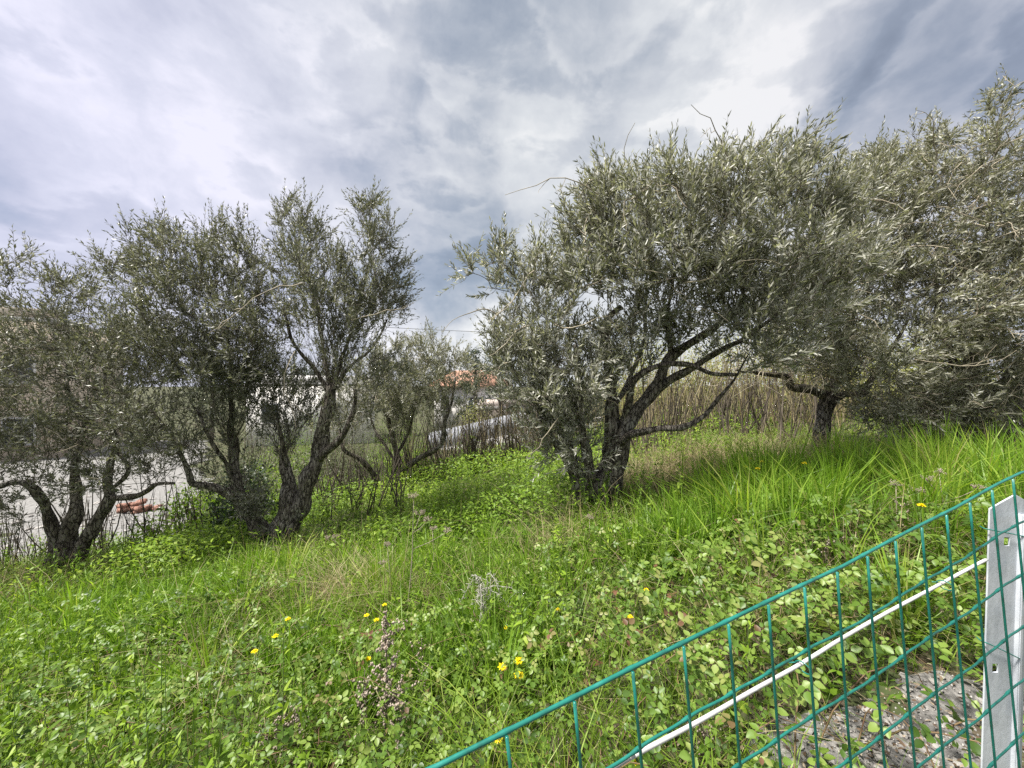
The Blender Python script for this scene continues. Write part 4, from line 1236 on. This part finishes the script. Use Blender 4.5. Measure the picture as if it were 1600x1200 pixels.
def bramble_w(x, y):
    d2 = ((x[:, None] - _bc[:, 0]) ** 2 + (y[:, None] - _bc[:, 1]) ** 2) / _bc[:, 2] ** 2
    return np.clip(np.exp(-.5 * d2).sum(1) * 1.1 + (vnoise(x, y, 2.5, 3) - .55) * .9, 0, 1)


# 1. meadow grass
x, y = domain(74000, .85, 8.8, 1.3)
k = keep_field(x, y) & (rng.random(len(x)) > .5 * bramble_w(x, y)) & (vnoise(x, y, 3.2, 1) > .22 * rng.random(len(x)))
x, y = x[k], y[k]
dd = np.hypot(x, y)
h = rng.uniform(.10, .40, len(x)) * (.55 + 1.0 * vnoise(x, y, 1.3, 5))
h *= 1 - .40 * np.clip((y - 2.9) / .8, 0, 1)
h *= 1 - .45 * np.clip((y - 3.6) / .8, 0, 1) * np.clip((x - .6) / .6, 0, 1)
w = rng.uniform(.0030, .0068, len(x)) * np.clip(.7 + dd * .16, .8, 1.8)
blades(x, y, h, w, rng.gamma(2.2, .25, len(x)), M['grass'], 'meadow_grass', 'mixed green meadow grass covering the slope', 3)

# 2. lush tall grass
LU = [(640, 1100, .1, .5), (560, 1120, .1, .4), (730, 1080, .08, .4), (250, 1120, .12, .5), (480, 1060, .12, .5), (300, 990, .35, 2.0), (560, 960, .35, 2.2), (650, 960, .3, 1.6), (450, 980, .3, 1.8), (760, 940, .3, 1.4), (150, 960, .35, 1.4), (830, 850, .3, 1.0), (980, 870, .25, 1.0), (720, 860, .35, 1.2), (100, 1040, .3, .8), (700, 1040, .25, .7), (1560, 840, .25, 1.0), (1240, 830, .38, 3), (1330, 810, .42, 3), (1180, 800, .30, 2), (1420, 790, .4, 2.4), (1290, 785, .4, 2.0), (1500, 800, .3, 1.2), (1120, 850, .2, .7),
      (600, 920, .28, 1.6), (500, 930, .28, 1.6), (690, 900, .24, 1.3), (350, 940, .3, 1.5), (440, 900, .3, 1.3), (830, 1100, .06, .35), (850, 1060, .05, .3), (1080, 880, .14, .5),
      (180, 1010, .25, .7), (240, 960, .3, .9), (760, 880, .25, .9), (1590, 760, .3, .9), (1060, 820, .16, .5), (880, 880, .2, .6), (420, 1010, .2, .6), (1350, 960, .06, .12), (1420, 1000, .05, .1)]
x, y = gauss_patches(LU, 30000, .3)
k = keep_field(x, y) & (y > .8); x, y = x[k], y[k]
cell = .15
tx, ty = np.floor(x / cell), np.floor(y / cell)       # blades gather in tufts that open outwards
jit = np.modf(np.sin(tx * 12.9898 + ty * 78.233) * 43758.5453)[0]; jit = np.abs(jit)
jit2 = np.abs(np.modf(np.sin(tx * 39.34 + ty * 11.13) * 24634.63)[0])
cx_, cy_ = (tx + .2 + .6 * jit) * cell, (ty + .2 + .6 * jit2) * cell
k = jit2 < .86
x, y, cx_, cy_, jit = x[k], y[k], cx_[k], cy_[k], jit[k]
x = cx_ + (x - cx_) * .55; y = cy_ + (y - cy_) * .55
outw = np.arctan2(y - cy_, x - cx_) + rng.normal(0, .7, len(x))
right = np.clip((x - .2) / 1.0, 0, 1)
h = rng.uniform(.28, .58, len(x)) * (.70 + .38 * right) * (.55 + .65 * jit)
h *= 1 - .5 * np.clip(1 - np.hypot(x - .78, y - 3.3) / .9, 0, 1) ** .5 - .3 * np.clip((y - 3.1) / .8, 0, 1) * (x < .5)
blades(x, y, h, rng.uniform(.0075, .0145, len(x)), rng.gamma(2.0, .14, len(x)), M['lush'], 'tall_grass', 'tall bright green grass in lush tufts, thickest before the crooked olive', 3, rbias=-.08 + .12 * right + .45 * (jit - .5), dirang=outw)

# 3. straw
DR = [(590, 965, .14, 3.0), (520, 955, .14, 1.5), (1250, 820, .5, 2.5), (1400, 790, .4, 2), (1010, 770, .3, 2), (960, 790, .25, 1.2), (900, 860, .25, 1), (560, 970, .25, 1), (460, 950, .3, 1), (80, 930, .4, 1.6), (30, 950, .4, 1), (700, 960, .25, 1), (1100, 740, .45, 3.5), (1040, 735, .4, 2.5), (1200, 725, .5, 3),
      (1500, 860, .3, 1), (1200, 960, .3, .8), (330, 1060, .3, .8), (1380, 880, .3, .8), (500, 880, .3, 1), (1180, 740, .4, 1.2), (800, 900, .3, .8), (1560, 720, .4, 1)]
x, y = gauss_patches(DR, 11000, .3)
k = keep_field(x, y) & (y > .8); x, y = x[k], y[k]
blades(x, y, rng.uniform(.15, .5, len(x)), rng.uniform(.0018, .0042, len(x)), rng.gamma(2.5, .3, len(x)), M['dry'], 'dry_grass', 'straw-coloured dead grass stalks scattered through the meadow', 3)
x, y = domain(900, 1.2, 5.5, .9); k = keep_field(x, y); x, y = x[k], y[k]
blades(x, y, rng.uniform(.3, .66, len(x)), rng.uniform(.003, .0048, len(x)), rng.gamma(1.6, .28, len(x)), M['dry'], 'dry_stalks', 'long pale dead stalks leaning here and there over the meadow', 4)
x, y = domain(6000, .85, 7, 1.2); k = keep_field(x, y); x, y = x[k], y[k]
blades(x, y, rng.uniform(.08, .28, len(x)), rng.uniform(.0014, .003, len(x)), rng.gamma(3, .4, len(x)), M['dry'], 'thatch_grass', 'fine dead thatch lying low between the green blades', 3)

# 4. brambles: leaflets in threes over low mounds, with canes
def bramble_patch():
    n = 7200
    x, y = domain(90000, .8, 4.6, 1.5)
    wv = bramble_w(x, y)
    k = (rng.random(len(x)) < wv ** 1.8) & ~(gravel_mask(x, y) & (rng.random(len(x)) < .80))
    x, y = x[k][:n], y[k][:n]
    n = len(x)
    mound = .08 + .26 * bramble_w(x, y) * (.5 + vnoise(x, y, 3.0, 9))
    z = ground(x, y) + mound * rng.random(n) ** .55 + .015
    b = np.stack([x, y, z], 1)
    az = rng.uniform(0, 6.28, n)
    fw = np.stack([np.cos(az), np.sin(az), rng.normal(-.05, .3, n)], 1)
    nm = unit(np.stack([rng.normal(0, .6, n), rng.normal(-.15, .6, n), np.ones(n)], 1))
    fw = unit(fw - nm * (fw * nm).sum(1, keepdims=True))
    sd_ = np.cross(nm, fw)
    size = rng.uniform(.014, .032, n) * (.95 + .45 * np.clip((x - .2) / .8, 0, 1))
    rn = np.clip(rng.random(n) * .72 + .36 * vnoise(x, y, 2.2, 12) - .02, 0, 1)
    V, Fc, Rn, off = [], [], [], 0
    for ang, s_, sh in ((0, 1.0, .25), (1.15, .85, 0), (-1.15, .85, 0)):
        dr = fw * math.cos(ang) + sd_ * math.sin(ang)
        v, f = leaves(b + dr * (size * (.12 + sh))[:, None], dr, nm, size * s_, size * s_ * .72, T_OVATE, rng.normal(.12, .12, n), .28)
        V.append(v); Fc.append(f + off); off += len(v)
        Rn.append(np.repeat(np.clip(rn + rng.normal(0, .04, n), 0, 1), 9))
    link('bramble_leaves', mesh('bramble_leaves', np.concatenate(V), np.concatenate(Fc), {'rnd': np.concatenate(Rn)}), M['bramble'], kind='stuff',
         label='low bramble cover with toothed green and reddish leaves', cat='brambles')
    mb = MB()
    for i in range(240):
        j = rng.integers(0, n)
        s0 = np.array([x[j], y[j], float(ground(x[j], y[j])[0]) - .02])
        a = rng.uniform(0, 6.28); L = rng.uniform(.25, .7); H = rng.uniform(.06, .26)
        tt = np.linspace(0, 1, 8)
        q = np.stack([s0[0] + np.cos(a) * L * tt, s0[1] + np.sin(a) * L * tt, np.zeros(8)], 1)
        q[:, 2] = ground(q[:, 0], q[:, 1]) + H * np.sin(tt * math.pi * .85) + .005
        q[1:, :] += rng.normal(size=(7, 3)) * .008
        mb.tube(q, np.linspace(.0032, .0013, 8), 4, cap=False)
    mb.build('bramble_canes', M['cane'], kind='stuff', label='thin reddish bramble canes arching through the leaves', cat='brambles')


bramble_patch()

# 5. small-leaved herbs through the grass
x, y = domain(60000, .85, 7.5, 1.45)
k = keep_field(x, y) & (vnoise(x, y, 2.0, 14) > .35); x, y = x[k][:25000], y[k][:25000]
n = len(x)
z = ground(x, y) + rng.uniform(.02, .20, n) * (.4 + vnoise(x, y, 2, 15))
dr = np.stack([rng.normal(size=n), rng.normal(size=n), rng.normal(.35, .45, n)], 1)
v, f = leaves(np.stack([x, y, z], 1), dr, rand_dir(n) * .5 + np.array([0, -.1, 1]), rng.uniform(.018, .042, n) * np.clip(.75 + y * .12, 1, 1.6), rng.uniform(.007, .016, n), T_KITE, .15)
link('meadow_herbs', mesh('meadow_herbs', v, f, {'rnd': np.repeat(np.clip(.6 * rng.random(n) + .4 * vnoise(x, y, 2, 16), 0, 1), 4)}), M['herb'], kind='stuff',
     label='small-leaved weeds and herbs mixed through the grass', cat='weeds')

# 6. leafy undergrowth behind and between the trunks
def undergrowth():
    n = 66000
    ncl = 620
    yc = 3.6 + 8 * rng.random(ncl) ** 1.4; xc = rng.uniform(-1.15, .62, ncl) * yc
    k = keep_field(xc, yc) & (vnoise(xc, yc, .9, 21) > .25)
    k &= ~((xc > .9) & (yc < 4.6))
    xc, yc = xc[k], yc[k]
    i = rng.integers(0, len(xc), n)
    s_ = (.13 + .12 * vnoise(xc, yc, 3, 5))[i]
    x = xc[i] + rng.normal(size=n) * s_; y = yc[i] + rng.normal(size=n) * s_
    hh = (.10 + .42 * vnoise(xc, yc, 1.1, 22))[i]
    z = ground(x, y) + hh * rng.random(n) ** .7
    kk = keep_field(x, y)
    x, y, z, i = x[kk], y[kk], z[kk], i[kk]
    n = len(x)
    dr = np.stack([rng.normal(size=n), rng.normal(size=n), rng.normal(.5, .5, n)], 1)
    v, f = leaves(np.stack([x, y, z], 1), dr, rand_dir(n) * .6 + np.array([0, -.2, 1]), rng.uniform(.03, .065, n), rng.uniform(.012, .026, n), T_KITE, .15)
    rn = np.clip(.5 * rng.random(n) + .5 * vnoise(xc, yc, 1.4, 23)[i] + rng.normal(0, .06, n), 0, 1)
    link('undergrowth', mesh('undergrowth', v, f, {'rnd': np.repeat(rn, 4)}), M['under'], kind='stuff', label='leafy green undergrowth round and behind the olive trunks', cat='undergrowth')
    mb = MB()
    for j in range(500):
        q = rng.integers(0, n)
        b = np.array([x[q], y[q], float(ground(x[q], y[q])[0]) - .02])
        mb.tube([b, b + rng.normal(size=3) * np.array([.05, .05, 0]) + (0, 0, rng.uniform(.15, .5))], [.003, .001], 3, cap=False)
    mb.build('undergrowth_stems', M['sapling'], kind='stuff', label='thin brown stems through the undergrowth', cat='undergrowth')


undergrowth()

# tall leafy weeds standing up through the grass
x, y = domain(2400, 1.1, 5.0, .9)
k = keep_field(x, y) & (x < 1.2 + .3 * y) & (vnoise(x, y, 1.6, 31) > .42); x, y = x[k], y[k]
n = len(x)
hh = rng.uniform(.2, .56, n) * (.7 + .6 * vnoise(x, y, 1.2, 32))
b = np.stack([x, y, ground(x, y)], 1)
ln = np.stack([rng.normal(0, .14, n), rng.normal(0, .14, n), np.ones(n)], 1) * hh[:, None]
m = 18
tl = rng.uniform(.25, 1.0, (n, m))
lp = b[:, None, :] + ln[:, None, :] * tl[:, :, None]
ldr = rng.normal(size=(n, m, 3)) + np.array([0, 0, .7])
lsz = rng.uniform(.03, .075, (n, 1)) * (1.15 - .65 * tl)
wrat = np.repeat(rng.uniform(.16, .42, (n, 1)), m, 1)
v, f = leaves(lp.reshape(-1, 3), ldr.reshape(-1, 3), rng.normal(size=(n * m, 3)) * .5 + np.array([0, -.2, 1]), lsz.ravel(), (lsz * wrat).ravel(), T_LANCE, rng.normal(.2, .15, n * m))
rn = np.clip(np.repeat(rng.random(n), m) * .7 + .3 * rng.random(n * m), 0, 1)
link('tall_weeds', mesh('tall_weeds', v, f, {'rnd': np.repeat(rn, 6)}), M['under'], kind='stuff', label='upright leafy weeds standing up through the grass', cat='weeds')
mb = MB()
for i in range(n):
    mb.tube([b[i] - (0, 0, .02), b[i] + ln[i]], [.0024, .0011], 3, rng.random(), cap=False)
mb.build('weed_stems', M['stem'], kind='stuff', label='thin green stems of the upright weeds', cat='weeds')

# 7. dead leaf litter by the gravel
x, y = gauss_patches([(1180, 1060, .22), (1300, 1130, .25), (1450, 1090, .25), (1100, 1150, .2), (1000, 1180, .2), (1540, 1000, .3), (1350, 1180, .25), (1480, 1170, .2)], 1700, .2)
k = y > .75; x, y = x[k], y[k]; n = len(x)
v, f = leaves(np.stack([x, y, ground(x, y) + rng.uniform(.008, .05, n)], 1), rand_dir(n) * np.array([1, 1, .3]), rand_dir(n) * .6 + np.array([0, 0, 1]), rng.uniform(.008, .026, n), rng.uniform(.004, .012, n), T_LANCE, .2, .5)
link('leaf_litter', mesh('leaf_litter', v, f, {'rnd': np.repeat(rng.random(n), 6)}), M['litter'], kind='stuff', label='brown dead leaf litter on the ground by the wire fence', cat='leaf litter')


# ================================================================== single plants
def dandelion(px, py, hgt, rad, label, group=None):
    top = hit(px, py, hgt, .8)
    b = top.copy(); hd = np.array([top[0], top[1], top[2] + hgt])
    t = root('dandelion', b, label, 'flower', group)
    bend = rng.normal(size=3) * np.array([.02, .02, 0])
    MB().tube(catmull([b + bend + (0, 0, -.02), (b + hd) / 2 + bend * .6, hd], .03), .0016, 5).build('stem', M['stem'], t)
    n = 54
    a = rng.uniform(0, 6.28, n); el = np.concatenate([rng.uniform(-.1, .35, 30), rng.uniform(.4, 1.1, 24)])
    dr = np.stack([np.cos(a) * np.cos(el), np.sin(a) * np.cos(el) - .25, np.sin(el)], 1)
    v, f = leaves(np.repeat(hd[None], n, 0), dr, np.repeat(np.array([[0, -.3, 1.0]]), n, 0), rad * np.concatenate([rng.uniform(.85, 1.1, 30), rng.uniform(.5, .75, 24)]), rad * .30, T_LANCE, .1)
    link('flower_head', mesh('flower_head', v, f, {'rnd': np.repeat(rng.random(n), 6)}), M['petal'], t)


GF = 'yellow dandelions in the grass'
for px, py, hh, rr, lab in ((810, 1034, .27, .021, 'uppermost yellow dandelion of the close trio near the wire'), (785, 1043, .31, .021, 'left yellow dandelion of the close trio near the wire'),
                            (811, 1056, .24, .022, 'lowest yellow dandelion of the close trio near the wire'), (779, 1157, .24, .016, 'yellow dandelion just above the top wire at the bottom'),
                            (994, 1191, .2, .017, 'yellow dandelion behind the white rod at the bottom edge'), (575, 1030, .28, .016, 'orange-yellow flower beside the brown seedy stalk'),
                            (872, 953, .24, .016, 'yellow flower among the brambles left of the reddish leaves'), (985, 965, .3, .015, 'yellow flower on a tall stem above the bramble hollow'),
                            (1010, 923, .28, .015, 'yellow flower topmost over the reddish bramble'), (790, 981, .22, .013, 'small yellow flower under the drooping grey plant')):
    dandelion(px, py, hh, rr, lab, GF)
for px, py, lab in ((430, 995, 'middle yellow flower of the slanting three left of the brown seedy stalk'), (450, 968, 'uppermost yellow flower of the slanting three left of the brown seedy stalk'),
                    (398, 1019, 'lowest yellow flower of the slanting three left of the brown seedy stalk'), (601, 945, 'highest yellow flower above the tip of the brown seedy stalk'),
                    (573, 962, 'yellow flower just left above the tip of the brown seedy stalk'), (588, 970, 'yellow flower touching the tip of the brown seedy stalk')):
    dandelion(px, py, .3, .016, lab, GF)
for px, py, lab in ((1173, 718, 'upper left yellow flower of the cluster at the back of the tall grass'), (1184, 733, 'lower right yellow flower of the cluster at the back of the tall grass'),
                    (1257, 725, 'lone yellow flower at the back of the tall grass by the crooked trunk'), (1190, 722, 'upper right yellow flower of the cluster at the back of the tall grass'),
                    (1165, 730, 'lower left yellow flower of the cluster at the back of the tall grass'), (1440, 790, 'yellow flower above the top wire near the steel post')):
    dandelion(px, py, .42, .02, lab, GF)


def broad_leaf(px, py, n, L, label, group):
    b = hit(px, py)
    t = root('dock_plant', b, label, 'weed', group)
    for i in range(n):
        a = i * 2.4 + rng.normal() * .3
        el = rng.uniform(.5, 1.25)
        dr = np.array([[math.cos(a) * math.cos(el), math.sin(a) * math.cos(el), math.sin(el)]])
        l = L * rng.uniform(.7, 1.1)
        v, f = leaves(b[None], dr, np.array([[0, 0, 1.0]]) - dr * .2, l, l * .26, T_OVATE, rng.uniform(.1, .35), .25)
        link('leaf', mesh('leaf', v, f, {'rnd': np.full(len(v), rng.uniform(.35, .95))}), M['herb'], t)


GD = 'broad-leaved weeds in the meadow'
for px, py, lab in ((735, 1040, 'broad-leaved green weed left of the dandelion trio'), (800, 1000, 'broad-leaved weed behind the dandelion trio'), (860, 930, 'broad-leaved weed right of the drooping grey plant'),
                    (975, 1010, 'broad-leaved weed left of the bramble hollow'), (660, 1060, 'broad-leaved weed right of the brown seedy stalk'), (500, 1080, 'broad-leaved weed left of the brown seedy stalk'),
                    (300, 1100, 'broad-leaved weed in the brambles at the lower left'), (880, 1060, 'broad-leaved weed between the trio and the top wire'), (1250, 1000, 'bright broad-leaved weed behind the white rod'),
                    (350, 985, 'broad-leaved weed among the tufts left of centre'), (1180, 950, 'broad-leaved weed above the top wire by the brambles')):
    broad_leaf(px, py, 9, .17, lab, GD)


def seed_stalk(px, py, h, n_side, label, group, dense=90, mat='seed', lean=0.0, spread=.035):
    b = hit(px, py)
    t = root('seed_stalk', b, label, 'dry weed', group)
    top = b + np.array([lean * h, rng.normal() * .03, h])
    q = catmull([b + (0, 0, -.03), (b + top) / 2 + rng.normal(size=3) * .012, top], .04)
    mb = MB().tube(q, np.linspace(.0032, .0012, len(q)), 5)
    ends = []
    for i in range(n_side):
        j = rng.integers(len(q) // 3, len(q) - 1)
        e = q[j] + np.array([rng.normal() * spread, rng.normal() * spread, rng.uniform(.02, .07)])
        mb.tube([q[j], e], [.0012, .0007], 3)
        ends.append((q[j], e))
    mb.build('stem', M['sapling'], t)
    n = dense
    ii = rng.integers(0, len(ends), n); u = rng.random((n, 1))
    A0 = np.array([e[0] for e in ends])[ii]; B0 = np.array([e[1] for e in ends])[ii]
    c = A0 * (1 - u) + B0 * u + rng.normal(size=(n, 3)) * .004
    s_ = rng.uniform(.003, .0062, n)
    oc = np.array([(1, 0, 0), (-1, 0, 0), (0, 1, 0), (0, -1, 0), (0, 0, 1.2), (0, 0, -1.2)])
    v = (c[:, None, :] + oc[None] * s_[:, None, None]).reshape(-1, 3)
    of = np.array([(0, 2, 4), (2, 1, 4), (1, 3, 4), (3, 0, 4), (2, 0, 5), (1, 2, 5), (3, 1, 5), (0, 3, 5)])
    f = (of[None] + (np.arange(n) * 6)[:, None, None]).reshape(-1, 3)
    link('seed_heads', mesh('seed_heads', v, f), M[mat], t, kind='stuff')


GS = 'brown seedy weed stalks'
for px, py, h, lab, dn in ((597, 1215, .60, 'tallest brown seedy stalk standing in the grass at bottom centre', 520), (625, 1210, .38, 'brown seedy stalk close on the right of the tallest', 180), (570, 1190, .36, 'brown seedy stalk close on the left of the tallest', 160),
                           (655, 1120, .32, 'thin dark seedy stalk right of the tallest brown one', 60), (440, 1200, .24, 'brown seedy stalk in the brambles left of bottom centre', 200), (465, 1215, .26, 'brown seedy stalk beside another, left of bottom centre', 200),
                           (885, 1200, .22, 'brown seedy stalk behind the top wire at the bottom', 120), (410, 1215, .2, 'short brown seedy stalk among the lower left brambles', 140), (1085, 1190, .18, 'pale seedy stalk between the wires at the bottom', 80),
                           (1410, 870, .34, 'brown dry stalk in front of the tall grass on the right', 60), (1300, 930, .3, 'thin brown stalk just behind the top wire', 30)):
    seed_stalk(px, py, h, 26, lab, GS, dn)


def umbel(px, py, h, heads, label, group, lean=0.0):
    b = hit(px, py)
    t = root('dried_umbel', b, label, 'dry weed', group)
    top = b + np.array([lean, 0, h])
    q = catmull([b + (0, 0, -.03), (b + top) / 2 + (lean * .1 + .01, 0, 0), top], .05)
    MB().tube(q, np.linspace(.0042, .002, len(q)), 6).build('stem', M['pale_twig'], t)
    for i in range(heads):
        j = len(q) - 1 if i == 0 else int(len(q) * rng.uniform(.55, .85))
        e = q[j] + (np.array([0, 0, .02]) if i == 0 else np.array([rng.normal() * .09, rng.normal() * .06, rng.uniform(.04, .12)]))
        mb = MB().tube([q[j], (q[j] + e) / 2 + (0, 0, -.008), e], [.002, .0017, .0014], 4)
        for k2 in range(16):
            a = rng.uniform(0, 6.28); rr = rng.uniform(.008, .034)
            tip = e + np.array([math.cos(a) * rr, math.sin(a) * rr, rng.uniform(.008, .03)])
            mb.tube([e, tip], [.0009, .0006], 3)
            for _ in range(5):
                c = tip + rng.normal(size=3) * .004
                s_ = .0028
                oc = np.array([(1, 0, 0), (-1, 0, 0), (0, 1, 0), (0, -1, 0), (0, 0, 1), (0, 0, -1)]) * s_ + c
                mb.add(oc, [(0, 2, 4), (2, 1, 4), (1, 3, 4), (3, 0, 4), (2, 0, 5), (1, 2, 5), (3, 1, 5), (0, 3, 5)])
        mb.build('seed_head', M['seed'], t)


GU = 'dried umbel weeds'
for px, py, h, hd, lab, ln in ((632, 985, .84, 4, 'tallest dried umbel with grey heads standing left of centre', .06), (676, 935, .48, 1, 'single dried umbel head right of the tallest umbel', 0.0), (612, 960, .45, 2, 'short dried umbel left of the tallest umbel', -.03),
                               (1478, 850, .42, 3, 'dried umbel in the tall grass near the steel post', -.04), (1395, 850, .34, 2, 'dried umbel in the tall grass under the tangled twigs', .02), (520, 900, .3, 2, 'dried umbel beside the pollarded olive trunks', .02),
                               (915, 870, .26, 1, 'dried umbel in the straw before the leaning olive', 0.03)):
    umbel(px, py, h, hd, lab, GU, ln)

# pale grey drooping plant
b = hit(765, 1010)
t = root('drooping_plant', b, 'pale grey dead plant with drooping feathery stems in mid-meadow', 'dry weed')
for i in range(9):
    top = b + np.array([rng.uniform(-.07, .03), rng.normal() * .03, rng.uniform(.30, .42)])
    e = top + np.array([rng.uniform(-.12, .22), rng.normal() * .05, rng.uniform(-.22, -.02)])
    q = catmull([b, (b + top) / 2, top, (top + e) / 2 + (.01, 0, .025), e], .02)
    mb = MB().tube(q, np.linspace(.0028, .0012, len(q)), 4)
    for j in range(len(q) // 3, len(q)):
        for _ in range(3):
            mb.tube([q[j], q[j] + rng.normal(size=3) * .013], [.0015, .0008], 3)
    mb.build('stem', M['grey_dry'], t)

# ================================================================== wire fence with post and rod
FA = np.array([.132, .43])                     # plan line of the fence
FD = np.array([.935, .354]) / np.linalg.norm([.935, .354])


def top_z(s):
    return np.interp(s, [-1.6, -.25, 0, .40, .72, .86, .95, 1.1, 2.6], [-.50, -.349, -.319, -.276, -.223, -.193, -.177, -.172, -.10]) + CAM_Z


along3 = unit(np.array([FD[0], FD[1], .125]))
nrmf = np.array([-FD[1], FD[0], 0.0])          # away from the camera
down3 = np.cross(along3, nrmf); down3 = down3 if down3[2] < 0 else -down3
SP = .0752
s_grid = np.arange(-20, 34) * SP


def fpt(s, k):
    """a point on the fence: s along the top, k down it"""
    sag = .0016 * np.sin(s * 9 + k * 4) * (k > .02) + .0012 * np.sin(s * 23 + 2 * k)
    base = np.array([FA[0] + FD[0] * s, FA[1] + FD[1] * s, float(top_z(s))])
    return base + down3 * k + nrmf * (.012 * math.sin(s * 3.1 + k * 2.0)) + np.array([0, 0, sag if k > .02 else 0])


fo_ = root('wire_fence', (FA[0], FA[1], hz(FA[0], FA[1])), 'green plastic-coated wire mesh fence crossing the lower right corner', 'fence')
rows = [0.0] + [.098 + .1 * i for i in range(11)]
for k_ in rows:
    ss = np.arange(s_grid[0], s_grid[-1] + .001, SP / 8)
    weld = np.exp(-((ss / SP - np.round(ss / SP)) / .06) ** 2)
    rw_ = (.0024 if k_ == 0 else .0018) * (1 + (.22 if k_ == 0 else .5) * weld)
    q = np.array([fpt(s, k_) for s in ss])
    if k_ > 0:
        q[:, 2] += .0008 * np.sin(ss / SP * 2 * math.pi)
    MB().tube(q, rw_, 8).build('horizontal_wire', M['pvc'], fo_, smooth=True)
for i, s in enumerate(s_grid):
    kk_ = np.linspace(0, 1.1, 24)
    off = rng.normal() * .004
    q = np.array([fpt(s + off * k2, k2) for k2 in kk_]) - nrmf * .0052
    MB().tube(q, .0018, 8).build('vertical_wire', M['pvc'], fo_, smooth=True)

# galvanised post, a folded steel section with a pointed top and bolt holes
pb = P(1564, 1200, .795); pt_ = P(1577, 772, .795)
axis_z = unit(pt_ - pb)
wd_ = unit(np.array([1.0, 0, 0]) - axis_z * axis_z[0])
bk = np.cross(axis_z, wd_); bk = bk if bk[1] > 0 else -bk
H = 1.35


def post_pt(u, hgt, dpt):
    return pt_ + wd_ * u + axis_z * hgt + bk * dpt


import bmesh
bm = bmesh.new()
hw = .041
holes = [(-.004, -.098), (-.020, -.36), (.0, -.62), (.0, -.9)]
# front plate as strips round square bolt holes, thickened afterwards
zs = sorted({0.0, -.022, -H} | {h + e for _, h in holes for e in (-.0085, .0085)}, reverse=True)
us = sorted({-hw, hw, .012} | {u + e for u, _ in holes for e in (-.0055, .0055)})
cache = {}


def bv(u, h, d_):
    key = (round(u, 5), round(h, 5), round(d_, 5))
    if key not in cache:
        hh = h
        if h == 0.0:
            hh = -.024 * (abs(u - .012) / hw) ** 1.05
        elif h == -.022:
            hh = -.038
        cache[key] = bm.verts.new(tuple(post_pt(u, hh, d_)))
    return cache[key]


for i in range(len(zs) - 1):
    for j in range(len(us) - 1):
        uc, zc = (us[j] + us[j + 1]) / 2, (zs[i] + zs[i + 1]) / 2
        if any(abs(uc - u) < .0055 and abs(zc - h) < .0085 for u, h in holes):
            continue
        bm.faces.new((bv(us[j], zs[i], 0), bv(us[j + 1], zs[i], 0), bv(us[j + 1], zs[i + 1], 0), bv(us[j], zs[i + 1], 0)))
# rib and return flange along the right-hand edge
for (u0, d0, u1, d1) in ((hw, 0, hw, .018), (.018, .0, .022, -.006), (.022, -.006, .028, -.006), (.028, -.006, .032, .0)):
    a0_ = -.024 if u0 == hw else -.04
    vs = [bm.verts.new(tuple(post_pt(u0, a0_, d0))), bm.verts.new(tuple(post_pt(u1, a0_, d1))), bm.verts.new(tuple(post_pt(u1, -H, d1))), bm.verts.new(tuple(post_pt(u0, -H, d0)))]
    bm.faces.new(vs)
bmesh.ops.recalc_face_normals(bm, faces=bm.faces)
me = bpy.data.meshes.new('post')
bm.to_mesh(me); bm.free()
po = link('post', me, M['galv'], fo_, label='galvanised steel post with pointed top and bolt holes')
sol = po.modifiers.new('thick', 'SOLIDIFY'); sol.thickness = .0032; sol.offset = 0
bev = po.modifiers.new('soft', 'BEVEL'); bev.width = .0009; bev.segments = 2; bev.limit_method = 'ANGLE'


# tie wires round the post
def tie(u0, h0, u1, h1):
    q = [post_pt(u0, h0, .012), post_pt(u0 - .004, h0 - .001, .002), post_pt(u0, h0 - .001, -.006), post_pt((u0 + u1) / 2, (h0 + h1) / 2, -.006), post_pt(u1, h1, -.007), post_pt(u1 + .004, h1, .004)]
    MB().tube(catmull(q, .006), .0011, 5).build('tie_wire', M['pvc'], fo_, smooth=True)


tie(-hw - .003, -.072, hw + .003, -.088)
tie(-hw - .003, -.305, hw * .55, -.335)

# white rod tied behind the second wire
rp = [P(905, 1252, .415), P(992, 1200, .445), P(1100, 1141, .495), P(1190, 1088, .545), P(1262, 1047, .585), P(1330, 1004, .625), P(1400, 963, .665), P(1470, 925, .70), P(1545, 884, .735), P(1556, 879, .742)]
rp = [q + nrmf * .012 for q in rp]
left = rp[0] + unit(rp[0] - rp[1]) * .9
rq = catmull([left] + rp, .02)
ro = MB().tube(rq, .0028, 10).build('rod', M['rod'], None, smooth=True, label='white plastic rod tied along the wire fence below its top wire', cat='rod')
ro.name = 'white_rod'
for px, py, dq in ((1262, 1047, .585), (1484, 917, .705)):
    c = P(px, py, dq) + nrmf * .006
    an_ = np.linspace(0, 2 * math.pi, 14)
    ax = unit(P(1300, 1022, .605) - P(1200, 1082, .55))
    e1 = nrmf; e2 = np.cross(ax, e1)
    ring = c + e1 * (np.cos(an_) * .011)[:, None] + e2 * (np.sin(an_) * .0085)[:, None] + ax * np.linspace(-.002, .002, 14)[:, None]
    ring = np.vstack([ring, ring[-1] - ax * .018 + e2 * .006])
    MB().tube(ring, .0010, 5).build('tie_wire', M['pvc'], ro, smooth=True)
print('TRIS', sum(len(o.data.polygons) for o in S.objects if o.type == 'MESH'), 'OBJ', len(S.objects))
